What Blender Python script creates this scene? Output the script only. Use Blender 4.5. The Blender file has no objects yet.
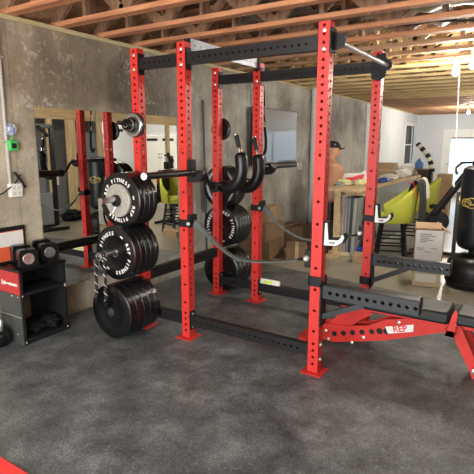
import bpy, bmesh, math, random
from mathutils import Vector, Matrix, noise
random.seed(7)
SC = bpy.context.scene
COL = SC.collection
PI = math.pi

# ------------------------------------------------------------------ camera
cam_d = bpy.data.cameras.new('camera')
cam = bpy.data.objects.new('camera', cam_d)
COL.objects.link(cam)
F = Vector((-0.52841847, 0.82694025, -0.19220756))
R = Vector((0.84233561, 0.53894521, 0.00296448))
U = Vector((-0.10604079, 0.16033678, 0.98134982))
m = Matrix((R, U, -F)).transposed().to_4x4()
m.translation = Vector((2.38397691, -2.97502293, 1.61401642))
cam.matrix_world = m
cam_d.sensor_width = 36
cam_d.lens = 474.41 / 474 * 36
cam_d.clip_start = 0.05
SC.camera = cam

# ------------------------------------------------------------------ world, daylight, exposure
w = bpy.data.worlds.new('sky'); SC.world = w
w.use_nodes = True
bg = w.node_tree.nodes['Background']
bg.inputs[0].default_value = (0.80, 0.90, 1.0, 1)
bg.inputs[1].default_value = 2.6
SC.view_settings.view_transform = 'Standard'
SC.view_settings.look = 'None'
SC.view_settings.gamma = 1
SC.view_settings.use_curve_mapping = False
SC.view_settings.exposure = 0.12

def area(name, loc, target, sx, sy, power, col):
    d = bpy.data.lights.new(name, 'AREA'); d.shape = 'RECTANGLE'
    d.size = sx; d.size_y = sy; d.energy = power; d.color = col
    o = bpy.data.objects.new(name, d); COL.objects.link(o)
    o.location = loc
    o.rotation_euler = (Vector(target) - Vector(loc)).to_track_quat('-Z', 'Y').to_euler()
    return o

def point(name, loc, power, col, r=0.05):
    d = bpy.data.lights.new(name, 'POINT'); d.energy = power; d.color = col
    d.shadow_soft_size = r
    o = bpy.data.objects.new(name, d); COL.objects.link(o); o.location = loc
    return o

# daylight outside the wide patio opening behind the camera (opening in wall_front)
area('patio_daylight', (1.7, -5.75, 1.2), (1.2, 0, 0.9), 4.4, 2.0, 300, (1.0, 0.985, 0.95))
# portals guide the sky light in through the glass at the far end
def portal(name, loc, target, sx, sy):
    o = area(name, loc, target, sx, sy, 1, (1, 1, 1)); o.data.cycles.is_portal = True
portal('french_door_portal', (0.145, 14.02, 1.1), (0.145, 5, 1.1), .9, 1.8)
portal('far_window_portal', (4.3, 14.02, 1.5), (4.3, 5, 1.5), 2.3, 1.2)
portal('side_window_portal', (-1.5, 12.9, 1.6), (5, 12.9, 1.6), 1.1, 1.2)
BULBS = [(1.40, 3.275, 2.471, 95), (1.64, 2.795, 2.471, 95), (0.7, -2.7, 2.471, 150), (3.2, -.57, 2.471, 60),
         (2.0, 7.12, 2.471, 90), (6.0, 4.716, 2.471, 80), (9.0, 10.482, 2.471, 620), (0.6, 10.962, 2.471, 240)]  # this row: unseen bulbs added to brighten the far parts of the room
for i, (x, y, z, p) in enumerate(BULBS):
    point('bulb_light', (x, y, z - 0.06), p, (1.0, 0.93, 0.82), 0.045)

# ------------------------------------------------------------------ materials
MATS = {}
def mat(name, col, rough=0.5, metal=0.0, var=0.0, scale=8.0, bump=0.0, bscale=60.0, emit=None, estr=1.0,
        coat=0.0, spec=0.5, col2=None):
    if name in MATS: return MATS[name]
    M = bpy.data.materials.new(name); M.use_nodes = True
    nt = M.node_tree; b = nt.nodes['Principled BSDF']
    b.inputs['Base Color'].default_value = (*col, 1)
    b.inputs['Roughness'].default_value = rough
    b.inputs['Metallic'].default_value = metal
    b.inputs['Coat Weight'].default_value = coat
    b.inputs['Specular IOR Level'].default_value = spec
    tc = nt.nodes.new('ShaderNodeTexCoord')
    if var > 0 or col2:
        n = nt.nodes.new('ShaderNodeTexNoise'); n.inputs['Scale'].default_value = scale
        n.inputs['Detail'].default_value = 6
        nt.links.new(tc.outputs['Object'], n.inputs['Vector'])
        r = nt.nodes.new('ShaderNodeValToRGB')
        c2 = col2 or tuple(c * (1 - var) for c in col)
        r.color_ramp.elements[0].position = 0.35; r.color_ramp.elements[1].position = 0.65
        r.color_ramp.elements[0].color = (*c2, 1); r.color_ramp.elements[1].color = (*col, 1)
        nt.links.new(n.outputs['Fac'], r.inputs['Fac'])
        nt.links.new(r.outputs['Color'], b.inputs['Base Color'])
    if bump > 0:
        n2 = nt.nodes.new('ShaderNodeTexNoise'); n2.inputs['Scale'].default_value = bscale
        n2.inputs['Detail'].default_value = 4
        nt.links.new(tc.outputs['Object'], n2.inputs['Vector'])
        bp = nt.nodes.new('ShaderNodeBump'); bp.inputs['Strength'].default_value = bump
        bp.inputs['Distance'].default_value = 0.01
        nt.links.new(n2.outputs['Fac'], bp.inputs['Height'])
        nt.links.new(bp.outputs['Normal'], b.inputs['Normal'])
    if emit:
        b.inputs['Emission Color'].default_value = (*emit, 1)
        b.inputs['Emission Strength'].default_value = estr
    MATS[name] = M
    return M

def N(nt, typ, **kw):
    n = nt.nodes.new(typ)
    for k, v in kw.items():
        if k.startswith('i_'): n.inputs[k[2:].replace('_', ' ')].default_value = v
        else: setattr(n, k, v)
    return n

def ramp(nt, fac, stops):
    r = nt.nodes.new('ShaderNodeValToRGB'); cr = r.color_ramp
    while len(cr.elements) < len(stops): cr.elements.new(0.5)
    for e, (p, c) in zip(cr.elements, stops):
        e.position = p; e.color = (*c, 1) if len(c) == 3 else c
    nt.links.new(fac, r.inputs['Fac']); return r

def mixc(nt, fac, a, b_, mode='MIX'):
    mx = nt.nodes.new('ShaderNodeMix'); mx.data_type = 'RGBA'; mx.blend_type = mode
    if isinstance(fac, float): mx.inputs[0].default_value = fac
    else: nt.links.new(fac, mx.inputs[0])
    for idx, v in ((6, a), (7, b_)):
        if isinstance(v, tuple): mx.inputs[idx].default_value = (*v, 1)
        else: nt.links.new(v, mx.inputs[idx])
    return mx.outputs[2]

def wall_concrete():
    M = bpy.data.materials.new('poured_concrete'); M.use_nodes = True
    nt = M.node_tree; b = nt.nodes['Principled BSDF']; L = nt.links
    tc = N(nt, 'ShaderNodeTexCoord'); sep = N(nt, 'ShaderNodeSeparateXYZ')
    L.new(tc.outputs['Object'], sep.inputs[0])
    big = N(nt, 'ShaderNodeTexNoise', i_Scale=1.1, i_Detail=6.0, i_Roughness=0.6); L.new(tc.outputs['Object'], big.inputs['Vector'])
    base = ramp(nt, big.outputs['Fac'], [(0.38, (0.27, 0.262, 0.235)), (0.5, (0.43, 0.42, 0.375)), (0.61, (0.60, 0.585, 0.525))])
    # brown tone over the upper half of the near wall, fading with distance
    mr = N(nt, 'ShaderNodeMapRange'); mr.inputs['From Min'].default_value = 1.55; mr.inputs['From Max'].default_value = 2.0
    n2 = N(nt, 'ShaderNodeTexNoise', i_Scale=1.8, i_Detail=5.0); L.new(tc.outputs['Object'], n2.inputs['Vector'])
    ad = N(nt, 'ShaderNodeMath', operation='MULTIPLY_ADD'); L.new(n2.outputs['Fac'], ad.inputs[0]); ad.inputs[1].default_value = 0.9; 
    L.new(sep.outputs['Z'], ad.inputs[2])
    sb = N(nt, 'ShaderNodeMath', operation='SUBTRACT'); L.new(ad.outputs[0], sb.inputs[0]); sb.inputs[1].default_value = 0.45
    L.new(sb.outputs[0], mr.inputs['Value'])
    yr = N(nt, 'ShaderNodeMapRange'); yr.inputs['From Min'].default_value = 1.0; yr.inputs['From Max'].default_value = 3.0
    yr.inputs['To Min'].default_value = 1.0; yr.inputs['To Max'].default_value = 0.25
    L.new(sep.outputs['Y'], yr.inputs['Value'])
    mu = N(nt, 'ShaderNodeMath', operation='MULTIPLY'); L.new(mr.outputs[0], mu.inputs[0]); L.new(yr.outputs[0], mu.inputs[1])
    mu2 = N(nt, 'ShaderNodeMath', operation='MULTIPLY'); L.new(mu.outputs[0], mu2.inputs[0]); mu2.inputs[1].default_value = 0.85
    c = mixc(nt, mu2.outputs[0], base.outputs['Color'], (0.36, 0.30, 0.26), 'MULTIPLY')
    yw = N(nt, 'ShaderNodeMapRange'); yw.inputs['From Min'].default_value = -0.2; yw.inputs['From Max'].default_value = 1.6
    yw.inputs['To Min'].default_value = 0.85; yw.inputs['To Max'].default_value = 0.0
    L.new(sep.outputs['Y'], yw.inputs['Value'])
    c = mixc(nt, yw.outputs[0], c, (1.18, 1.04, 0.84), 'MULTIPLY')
    # pale pocks and vertical streaks
    mp = N(nt, 'ShaderNodeMapping'); mp.inputs['Scale'].default_value = (1, 3, 1.0); L.new(tc.outputs['Object'], mp.inputs['Vector'])
    st = N(nt, 'ShaderNodeTexNoise', i_Scale=3.0, i_Detail=8.0, i_Roughness=0.7); L.new(mp.outputs[0], st.inputs['Vector'])
    sr = ramp(nt, st.outputs['Fac'], [(0.35, (0.55, 0.55, 0.55)), (0.6, (1.15, 1.15, 1.15))])
    c = mixc(nt, 0.45, c, sr.outputs['Color'], 'MULTIPLY')
    pk = N(nt, 'ShaderNodeTexNoise', i_Scale=15.0, i_Detail=10.0, i_Roughness=0.8); L.new(tc.outputs['Object'], pk.inputs['Vector'])
    pr = ramp(nt, pk.outputs['Fac'], [(0.52, (0, 0, 0)), (0.64, (1, 1, 1))])
    pm = N(nt, 'ShaderNodeTexNoise', i_Scale=1.6); L.new(tc.outputs['Object'], pm.inputs['Vector'])
    pm2 = ramp(nt, pm.outputs['Fac'], [(0.40, (0.08, 0.08, 0.08)), (0.62, (0.75, 0.75, 0.75))])
    pf = N(nt, 'ShaderNodeMath', operation='MULTIPLY'); L.new(pr.outputs['Color'], pf.inputs[0]); L.new(pm2.outputs['Color'], pf.inputs[1])
    c = mixc(nt, pf.outputs[0], c, (0.68, 0.64, 0.58))
    # vertical form-board joints
    fr = N(nt, 'ShaderNodeMath', operation='FRACT'); dv = N(nt, 'ShaderNodeMath', operation='DIVIDE'); dv.inputs[1].default_value = 0.61
    L.new(sep.outputs['Y'], dv.inputs[0]); L.new(dv.outputs[0], fr.inputs[0])
    jr = ramp(nt, fr.outputs[0], [(0.0, (0.6, 0.6, 0.6)), (0.012, (0.72, 0.72, 0.72)), (0.02, (1, 1, 1))])
    c = mixc(nt, 0.8, c, jr.outputs['Color'], 'MULTIPLY')
    L.new(c, b.inputs['Base Color']); b.inputs['Roughness'].default_value = 0.85
    bp = N(nt, 'ShaderNodeBump', i_Strength=0.5, i_Distance=0.02); L.new(pk.outputs['Fac'], bp.inputs['Height'])
    L.new(bp.outputs['Normal'], b.inputs['Normal'])
    return M

def floor_concrete():
    M = bpy.data.materials.new('smooth_concrete'); M.use_nodes = True
    nt = M.node_tree; b = nt.nodes['Principled BSDF']; L = nt.links
    tc = N(nt, 'ShaderNodeTexCoord')
    a = N(nt, 'ShaderNodeTexNoise', i_Scale=1.4, i_Detail=8.0, i_Roughness=0.65); L.new(tc.outputs['Object'], a.inputs['Vector'])
    r = ramp(nt, a.outputs['Fac'], [(0.3, (0.20, 0.18, 0.14)), (0.5, (0.30, 0.275, 0.215)), (0.72, (0.38, 0.35, 0.28))])
    L.new(r.outputs['Color'], b.inputs['Base Color']); b.inputs['Roughness'].default_value = 0.28
    return M

def rubber_floor():
    M = bpy.data.materials.new('dusty_rubber'); M.use_nodes = True
    nt = M.node_tree; b = nt.nodes['Principled BSDF']; L = nt.links
    tc = N(nt, 'ShaderNodeTexCoord')
    a = N(nt, 'ShaderNodeTexNoise', i_Scale=3.4, i_Detail=13.0, i_Roughness=0.72, i_Distortion=0.15); L.new(tc.outputs['Object'], a.inputs['Vector'])
    r = ramp(nt, a.outputs['Fac'], [(0.34, (0.062, 0.069, 0.073)), (0.5, (0.135, 0.148, 0.154)), (0.66, (0.255, 0.275, 0.283))])
    v = N(nt, 'ShaderNodeTexVoronoi', i_Scale=95.0); L.new(tc.outputs['Object'], v.inputs['Vector'])
    vr = ramp(nt, v.outputs['Distance'], [(0.15, (1.25, 1.25, 1.25)), (0.65, (0.55, 0.55, 0.55))])
    c = mixc(nt, 0.75, r.outputs['Color'], vr.outputs['Color'], 'MULTIPLY')
    sp = N(nt, 'ShaderNodeTexNoise', i_Scale=35.0, i_Detail=4.0); L.new(tc.outputs['Object'], sp.inputs['Vector'])
    sr = ramp(nt, sp.outputs['Fac'], [(0.62, (0, 0, 0)), (0.72, (0.5, 0.5, 0.5))])
    c = mixc(nt, sr.outputs['Color'], c, (0.27, 0.265, 0.26))
    L.new(c, b.inputs['Base Color']); b.inputs['Roughness'].default_value = 0.47
    b.inputs['Specular IOR Level'].default_value = 0.45
    inv = N(nt, 'ShaderNodeMath', operation='SUBTRACT'); inv.inputs[0].default_value = 1.0; L.new(v.outputs['Distance'], inv.inputs[1])
    bp = N(nt, 'ShaderNodeBump', i_Strength=0.55, i_Distance=0.004); L.new(inv.outputs[0], bp.inputs['Height'])
    L.new(bp.outputs['Normal'], b.inputs['Normal'])
    return M

def wood(name, c1, c2, rough=0.7, axis=0, scale=1.0):
    if name in MATS: return MATS[name]
    M = bpy.data.materials.new(name); M.use_nodes = True
    nt = M.node_tree; b = nt.nodes['Principled BSDF']; L = nt.links
    tc = N(nt, 'ShaderNodeTexCoord'); mp = N(nt, 'ShaderNodeMapping')
    s = [14 * scale] * 3; s[axis] = 1.2 * scale; mp.inputs['Scale'].default_value = s
    L.new(tc.outputs['Object'], mp.inputs['Vector'])
    a = N(nt, 'ShaderNodeTexNoise', i_Scale=1.5, i_Detail=6.0, i_Roughness=0.6, i_Distortion=0.4); L.new(mp.outputs[0], a.inputs['Vector'])
    r = ramp(nt, a.outputs['Fac'], [(0.32, c2), (0.6, c1)])
    L.new(r.outputs['Color'], b.inputs['Base Color']); b.inputs['Roughness'].default_value = rough
    MATS[name] = M
    return M

def glass_mat():
    M = bpy.data.materials.new('clear_glass'); M.use_nodes = True
    nt = M.node_tree; nt.nodes.remove(nt.nodes['Principled BSDF'])
    out = [n for n in nt.nodes if n.type == 'OUTPUT_MATERIAL'][0]
    t = N(nt, 'ShaderNodeBsdfTransparent'); t.inputs[0].default_value = (.93, .96, .97, 1)
    g = N(nt, 'ShaderNodeBsdfGlossy'); g.inputs['Roughness'].default_value = 0.02
    fr = N(nt, 'ShaderNodeFresnel', i_IOR=1.45); mx = N(nt, 'ShaderNodeMixShader')
    nt.links.new(fr.outputs[0], mx.inputs[0]); nt.links.new(t.outputs[0], mx.inputs[1]); nt.links.new(g.outputs[0], mx.inputs[2])
    nt.links.new(mx.outputs[0], out.inputs[0])
    return M

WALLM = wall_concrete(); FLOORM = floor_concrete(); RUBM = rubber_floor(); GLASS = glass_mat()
RED = mat('red_powder_coat', (0.60, 0.036, 0.030), 0.40, coat=0.0, spec=.35)
BLK = mat('black_powder_coat', (0.013, 0.012, 0.013), 0.42, spec=.35)
BLK2 = mat('black_steel_plate', (0.009, 0.009, 0.01), 0.5, spec=.3)
GREY = mat('grey_powder_coat', (0.032, 0.035, 0.038), 0.42, spec=.4)
STEEL = mat('brushed_steel', (0.62, 0.62, 0.62), 0.28, 1.0)
CHROME = mat('chrome', (0.8, 0.8, 0.8), 0.1, 1.0)
ZINC = mat('zinc_bolt', (0.75, 0.74, 0.7), 0.35, 0.8)
RUB = mat('bumper_rubber', (0.007, 0.007, 0.008), 0.24, spec=.45, bump=0.05, bscale=40)
IRON = mat('worn_silver_iron', (0.62, 0.59, 0.54), 0.45, 0.5, var=0.3, scale=60)
SPLATE = mat('silver_change_plate', (0.55, 0.55, 0.54), 0.3, 0.9)
VINYL = mat('black_vinyl', (0.006, 0.006, 0.007), 0.30, spec=.45, bump=0.15, bscale=180)
FOAM = mat('black_foam_grip', (0.007, 0.007, 0.007), 0.5, spec=.3)
WHITE = mat('white_print', (0.82, 0.80, 0.76), 0.6)
PLASW = mat('white_plastic', (0.80, 0.79, 0.74), 0.4)
STRAP = mat('grey_webbing', (0.11, 0.125, 0.12), 0.7, bump=0.3, bscale=300)
NAMEP = mat('grey_brushed_plate', (0.55, 0.60, 0.66), 0.35, 0.2)
DRYW = mat('white_drywall', (0.66, 0.69, 0.72), 0.85, var=0.04, scale=2)
DRYD = mat('dark_drywall', (0.16, 0.155, 0.15), 0.9)
TRIMW = mat('white_trim', (0.82, 0.82, 0.80), 0.5)
DECK = mat('subfloor_board', (0.16, 0.105, 0.07), 0.85, var=0.5, scale=3)
J_ORANGE = wood('orange_lumber', (0.60, 0.265, 0.125), (0.36, 0.14, 0.065))  # orange tone for the nearest trusses
J_BROWN = wood('brown_lumber', (0.47, 0.27, 0.15), (0.27, 0.145, 0.08))
J_PALE = wood('pale_pine_lumber', (0.68, 0.50, 0.24), (0.42, 0.28, 0.13))
WEBM = wood('dark_web_lumber', (0.36, 0.20, 0.11), (0.18, 0.09, 0.055), axis=2)
WEBP = wood('pale_web_lumber', (0.68, 0.48, 0.24), (0.42, 0.27, 0.13), axis=2)
STUD = wood('stud_pine', (0.62, 0.46, 0.24), (0.42, 0.29, 0.14), axis=2)
HEADR = wood('header_pine', (0.50, 0.36, 0.19), (0.33, 0.22, 0.11), axis=1)
BENCHW = wood('workbench_pine', (0.66, 0.50, 0.28), (0.46, 0.32, 0.16), axis=1)
CARD = mat('cardboard', (0.46, 0.31, 0.17), 0.85, var=0.15, scale=5)
CARDP = mat('pale_cardboard', (0.66, 0.55, 0.36), 0.85, var=0.12, scale=5)
CARDD = mat('old_cardboard', (0.26, 0.17, 0.09), 0.85, var=0.25, scale=5)
FOIL = mat('foil_insulation', (0.7, 0.68, 0.64), 0.3, 0.85, bump=1.0, bscale=14)
FOILD = mat('dark_crinkled_membrane', (0.13, 0.11, 0.095), 0.35, 0.2, bump=1.0, bscale=12)
LIME = mat('lime_upholstery', (0.42, 0.44, 0.045), 0.75, bump=0.15, bscale=120)
SKIN = mat('tan_vinyl_skin', (0.58, 0.30, 0.17), 0.5, var=0.12, scale=6)
CAPM = mat('black_cap_cloth', (0.012, 0.012, 0.014), 0.85)
CLOTHB = mat('black_jacket_cloth', (0.018, 0.021, 0.024), 0.85, bump=0.3, bscale=30)
CLOTHW = mat('cream_cloth', (0.68, 0.66, 0.55), 0.85, bump=0.3, bscale=30)
REDC = mat('red_strap_cloth', (0.75, 0.04, 0.05), 0.7)
GOLD = mat('gold_print', (0.55, 0.42, 0.10), 0.5)
BAGM = mat('punch_bag_vinyl', (0.007, 0.009, 0.014), 0.4, spec=.4, bump=0.1, bscale=80)
PAPER = mat('white_paper', (0.80, 0.80, 0.77), 0.8, bump=0.6, bscale=20)
BLUE = mat('blue_plastic', (0.03, 0.06, 0.42), 0.4)
YEL = mat('yellow_green_wrapper', (0.72, 0.74, 0.10), 0.4, col2=(0.75, 0.75, 0.68), scale=18)
REDP = mat('red_print', (0.75, 0.05, 0.06), 0.5)
DARK = mat('dark_cloth_bundle', (0.007, 0.008, 0.011), 0.9, spec=.2, bump=0.5, bscale=12)
GREENP = mat('green_plastic', (0.06, 0.52, 0.10), 0.4)
PIPE = mat('pvc_conduit', (0.45, 0.43, 0.39), 0.5)
PALEPIPE = mat('pale_pipe', (0.62, 0.62, 0.60), 0.5)
REDMAT = mat('red_floor_mat', (0.80, 0.045, 0.04), 0.6)
MIRR = mat('mirror_silver', (0.86, 0.88, 0.86), 0.01, 1.0)
SCREEN = mat('tv_screen', (0.012, 0.02, 0.026), 0.34, spec=1.0, coat=1.0)
CABG = mat('grey_cabinet', (0.18, 0.19, 0.20), 0.5)
LIT = mat('lit_bulb', (1, 1, 1), 0.5, emit=(1.0, 0.95, 0.86), estr=60)

# ------------------------------------------------------------------ mesh builder
class MB:
    def __init__(s): s.v = []; s.f = []
    def quad_grid(s, rows, closed=False):
        n0 = len(s.v); k = len(rows[0])
        for r in rows: s.v += [Vector(p) for p in r]
        for i in range(len(rows) - 1):
            for j in range(k if closed else k - 1):
                a = n0 + i * k + j; b = n0 + i * k + (j + 1) % k
                s.f.append((a, b, b + k, a + k))
        s.n0 = n0
        return s
    def box(s, c, d, rot=None):
        n = len(s.v); c = Vector(c)
        for x in (-.5, .5):
            for y in (-.5, .5):
                for z in (-.5, .5):
                    p = Vector((x * d[0], y * d[1], z * d[2]))
                    if rot is not None: p = rot @ p
                    s.v.append(c + p)
        for f in ((0, 1, 3, 2), (4, 6, 7, 5), (0, 4, 5, 1), (2, 3, 7, 6), (0, 2, 6, 4), (1, 5, 7, 3)):
            s.f.append(tuple(n + i for i in f))
        return s
    def bb(s, x0, x1, y0, y1, z0, z1):
        return s.box(((x0 + x1) / 2, (y0 + y1) / 2, (z0 + z1) / 2), (x1 - x0, y1 - y0, z1 - z0))
    def bar(s, a, b, w, h, up=(0, 0, 1)):
        a = Vector(a); b = Vector(b); d = b - a; L = d.length; d.normalize()
        upv = Vector(up)
        if abs(d.dot(upv)) > .99: upv = Vector((1, 0, 0))
        sd = d.cross(upv).normalized(); u2 = sd.cross(d)
        return s.box((a + b) / 2, (w, L, h), Matrix((sd, d, u2)).transposed())
    def lathe(s, o, axis, prof, n=32, cap=True):
        o = Vector(o); ax = Vector(axis).normalized()
        t = Vector((0, 0, 1)) if abs(ax.z) < .9 else Vector((1, 0, 0))
        u = ax.cross(t).normalized(); v = ax.cross(u)
        n0 = len(s.v)
        for (h, r) in prof:
            for i in range(n):
                a = 2 * PI * i / n
                s.v.append(o + ax * h + (u * math.cos(a) + v * math.sin(a)) * r)
        for i in range(len(prof) - 1):
            for j in range(n):
                a = n0 + i * n + j; b = n0 + i * n + (j + 1) % n
                s.f.append((a, b, b + n, a + n))
        if cap:
            if prof[0][1] > 0.0005: s.f.append(tuple(n0 + n - 1 - j for j in range(n)))
            if prof[-1][1] > 0.0005: s.f.append(tuple(n0 + (len(prof) - 1) * n + j for j in range(n)))
        return s
    def cyl(s, a, b, r, n=16, r2=None):
        a = Vector(a); b = Vector(b)
        return s.lathe(a, b - a, [(0, r), ((b - a).length, r if r2 is None else r2)], n)
    def tube(s, pts, r, n=10, flat=None):
        pts = [Vector(p) for p in pts]; rows = []
        prev = None
        for i, p in enumerate(pts):
            d = (pts[min(i + 1, len(pts) - 1)] - pts[max(i - 1, 0)]).normalized()
            if prev is None:
                t = Vector((0, 0, 1)) if abs(d.z) < .9 else Vector((0, 1, 0))
                u = d.cross(t).normalized()
            else:
                u = (prev - d * prev.dot(d)).normalized()
            prev = u; v = d.cross(u)
            rr = r[i] if isinstance(r, (list, tuple)) else r
            ra, rb = (rr, rr) if flat is None else flat
            rows.append([p + u * math.cos(2 * PI * k / n) * ra + v * math.sin(2 * PI * k / n) * rb for k in range(n)])
        s.quad_grid(rows, True); n0 = s.n0
        s.f.append(tuple(n0 + n - 1 - k for k in range(n)))
        s.f.append(tuple(n0 + (len(rows) - 1) * n + k for k in range(n)))
        return s
    def holed(s, o, a, b, nrm, L, wd, holes, r, seg=10, depth=.005):
        # one wall of a box tube: runs from o along a, width along b (centred), holes at distances along a
        o, a, b, nrm = Vector(o), Vector(a), Vector(b), Vector(nrm)
        c = min(r * 1.35, wd / 2 * .98); hs = sorted(h for h in holes if c < h < L - c)
        def rect(u0, u1, v0, v1):
            n = len(s.v)
            s.v += [o + a * u0 + b * v0, o + a * u1 + b * v0, o + a * u1 + b * v1, o + a * u0 + b * v1]
            s.f.append((n, n + 1, n + 2, n + 3))
        u = 0
        for h in hs:
            if h - c > u + 1e-5: rect(u, h - c, -wd / 2, wd / 2)
            rect(h - c, h + c, -wd / 2, -c); rect(h - c, h + c, c, wd / 2)
            n = len(s.v)
            for k in range(seg):
                t = 2 * PI * k / seg; cx, sy = math.cos(t), math.sin(t); q = c / max(abs(cx), abs(sy))
                s.v.append(o + a * (h + cx * q) + b * (sy * q))
            for k in range(seg):
                t = 2 * PI * k / seg
                s.v.append(o + a * (h + math.cos(t) * r) + b * (math.sin(t) * r))
            for k in range(seg):
                t = 2 * PI * k / seg
                s.v.append(o + a * (h + math.cos(t) * r) + b * (math.sin(t) * r) - nrm * depth)
            for k in range(seg):
                k2 = (k + 1) % seg
                s.f.append((n + k, n + k2, n + seg + k2, n + seg + k))
                s.f.append((n + seg + k, n + seg + k2, n + 2 * seg + k2, n + 2 * seg + k))
            # square corners left over by the octagonal ring
            for sx in (-1, 1):
                for sz in (-1, 1):
                    pts = []
                    for k in range(seg):
                        t = 2 * PI * k / seg; cx, sy = math.cos(t), math.sin(t); q = c / max(abs(cx), abs(sy))
                        pts.append((cx * q, sy * q))
                    A = [k for k in range(seg) if pts[k][0] * sx > c * .999]
                    B = [k for k in range(seg) if pts[k][1] * sz > c * .999]
                    ka = max(A, key=lambda k: pts[k][1] * sz); kb = max(B, key=lambda k: pts[k][0] * sx)
                    if ka != kb:
                        m_ = len(s.v); s.v.append(o + a * (h + sx * c) + b * (sz * c))
                        s.f.append((n + ka, m_, n + kb))
            u = h + c
        if u < L - 1e-5: rect(u, L, -wd / 2, wd / 2)
        return s
    def htube(s, o, a, u, L, wu, wv, hu, hv, r=.011, seg=10):
        # box tube from o along a; section wu along u, wv along v; holes hu on the +-u faces, hv on the +-v faces
        o, a, u = Vector(o), Vector(a), Vector(u); v = a.cross(u)
        for sg in (-1, 1):
            s.holed(o + u * sg * wu / 2, a, v, u * sg, L, wv, hu, r, seg)
            s.holed(o + v * sg * wv / 2, a, u, v * sg, L, wu, hv, r, seg)
        for t in (0, L):
            n = len(s.v); q = o + a * t
            s.v += [q + u * wu / 2 + v * wv / 2, q - u * wu / 2 + v * wv / 2, q - u * wu / 2 - v * wv / 2, q + u * wu / 2 - v * wv / 2]
            s.f.append((n, n + 1, n + 2, n + 3))
        return s
    def prism(s, poly, o, ux, uy, th):
        # polygon in the plane (ux, uy) at o, extruded by th along ux x uy
        o, ux, uy = Vector(o), Vector(ux), Vector(uy); nn = ux.cross(uy).normalized() * th
        n = len(s.v); k = len(poly)
        for (x, y) in poly: s.v.append(o + ux * x + uy * y)
        for (x, y) in poly: s.v.append(o + ux * x + uy * y + nn)
        s.f.append(tuple(n + k - 1 - i for i in range(k))); s.f.append(tuple(n + k + i for i in range(k)))
        for i in range(k): s.f.append((n + i, n + (i + 1) % k, n + k + (i + 1) % k, n + k + i))
        return s
    def blob(s, c, rx, ry, rz, sub=3, amp=.25, fr=3.0, seed=0, flatten=None):
        bm = bmesh.new(); bmesh.ops.create_icosphere(bm, subdivisions=sub, radius=1)
        n0 = len(s.v); c = Vector(c)
        for vt in bm.verts:
            k = 1 + amp * noise.noise(vt.co * fr + Vector((seed * 7.1, seed, 0)))
            p = Vector((vt.co.x * rx, vt.co.y * ry, vt.co.z * rz)) * k
            if flatten is not None: p.z = max(p.z, -flatten)
            s.v.append(c + p)
        for fc in bm.faces: s.f.append(tuple(n0 + vt.index for vt in fc.verts))
        bm.free(); return s
    def build(s, name, material, parent=None, bevel=0, angle=35, loc=None, rotz=0, solid=0, sub=0):
        me = bpy.data.meshes.new(name); me.from_pydata([tuple(v) for v in s.v], [], s.f)
        bm = bmesh.new(); bm.from_mesh(me); bmesh.ops.recalc_face_normals(bm, faces=bm.faces); bm.to_mesh(me); bm.free()
        me.materials.append(material)
        for p in me.polygons: p.use_smooth = True
        me.set_sharp_from_angle(angle=math.radians(angle))
        o = bpy.data.objects.new(name, me); COL.objects.link(o)
        if parent is not None: o.parent = parent
        if loc is not None: o.location = loc
        o.rotation_euler.z = rotz
        if solid:
            md = o.modifiers.new('solid', 'SOLIDIFY'); md.thickness = solid
        if sub:
            md = o.modifiers.new('sub', 'SUBSURF'); md.levels = sub; md.render_levels = sub
        if bevel:
            md = o.modifiers.new('bevel', 'BEVEL'); md.width = bevel; md.segments = 2; md.limit_method = 'ANGLE'
        return o

def tag(o, label, cat, group=None, kind=None):
    o['label'] = label; o['category'] = cat
    if group: o['group'] = group
    if kind: o['kind'] = kind
    return o
def thing(name, label, cat, loc=(0, 0, 0), rz=0, group=None):
    o = bpy.data.objects.new(name, None); COL.objects.link(o); o.empty_display_size = .1
    o.location = loc; o.rotation_euler.z = rz
    return tag(o, label, cat, group)
def struct(o): o['kind'] = 'structure'; return o
def dup(o, parent=None, loc=None, label=None):
    c = o.copy(); COL.objects.link(c)
    if parent is not None: c.parent = parent
    for ch in [x for x in bpy.data.objects if x.parent == o]: dup(ch, c)
    if loc is not None: c.location = loc
    if label: c['label'] = label
    return c
def S(name, mb, m_, **k): return struct(mb.build(name, m_, **k))

def smooth(pts, n=5):
    P = [Vector(p) for p in pts]; out = []
    for i in range(len(P) - 1):
        p0 = P[max(i - 1, 0)]; p1 = P[i]; p2 = P[i + 1]; p3 = P[min(i + 2, len(P) - 1)]
        for k in range(n):
            t = k / n
            out.append(.5 * ((2 * p1) + (p2 - p0) * t + (2 * p0 - 5 * p1 + 4 * p2 - p3) * t * t + (3 * p1 - p0 - 3 * p2 + p3) * t ** 3))
    out.append(P[-1]); return out

def text_mb(txt, size, M=None, ext=.0006, align='CENTER', bold=0.0):
    cu = bpy.data.curves.new('t', 'FONT'); cu.body = txt; cu.size = size; cu.extrude = ext; cu.offset = bold
    cu.align_x = align; cu.align_y = 'CENTER'; cu.resolution_u = 3
    o = bpy.data.objects.new('t', cu); COL.objects.link(o)
    bpy.context.view_layer.update()
    me = bpy.data.meshes.new_from_object(o.evaluated_get(bpy.context.evaluated_depsgraph_get()))
    mb = MB()
    mb.v = [(M @ v.co) if M else v.co.copy() for v in me.vertices]; mb.f = [tuple(p.vertices) for p in me.polygons]
    bpy.data.objects.remove(o); bpy.data.curves.remove(cu); bpy.data.meshes.remove(me)
    return mb
def frame(o, x, y):
    x = Vector(x).normalized(); y = Vector(y).normalized(); z = x.cross(y)
    mm = Matrix((x, y, z)).transposed().to_4x4(); mm.translation = Vector(o); return mm
def merge(a, b):
    n = len(a.v); a.v += b.v; a.f += [tuple(i + n for i in f) for f in b.f]; return a

# ================================================================== STRUCTURE
XW = -1.3
HW = 2.57            # top of the foundation wall
YF = 13.8
S('floor', MB().bb(XW - .2, 11.6, -5.2, YF + .2, -.1, 0), FLOORM)
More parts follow.
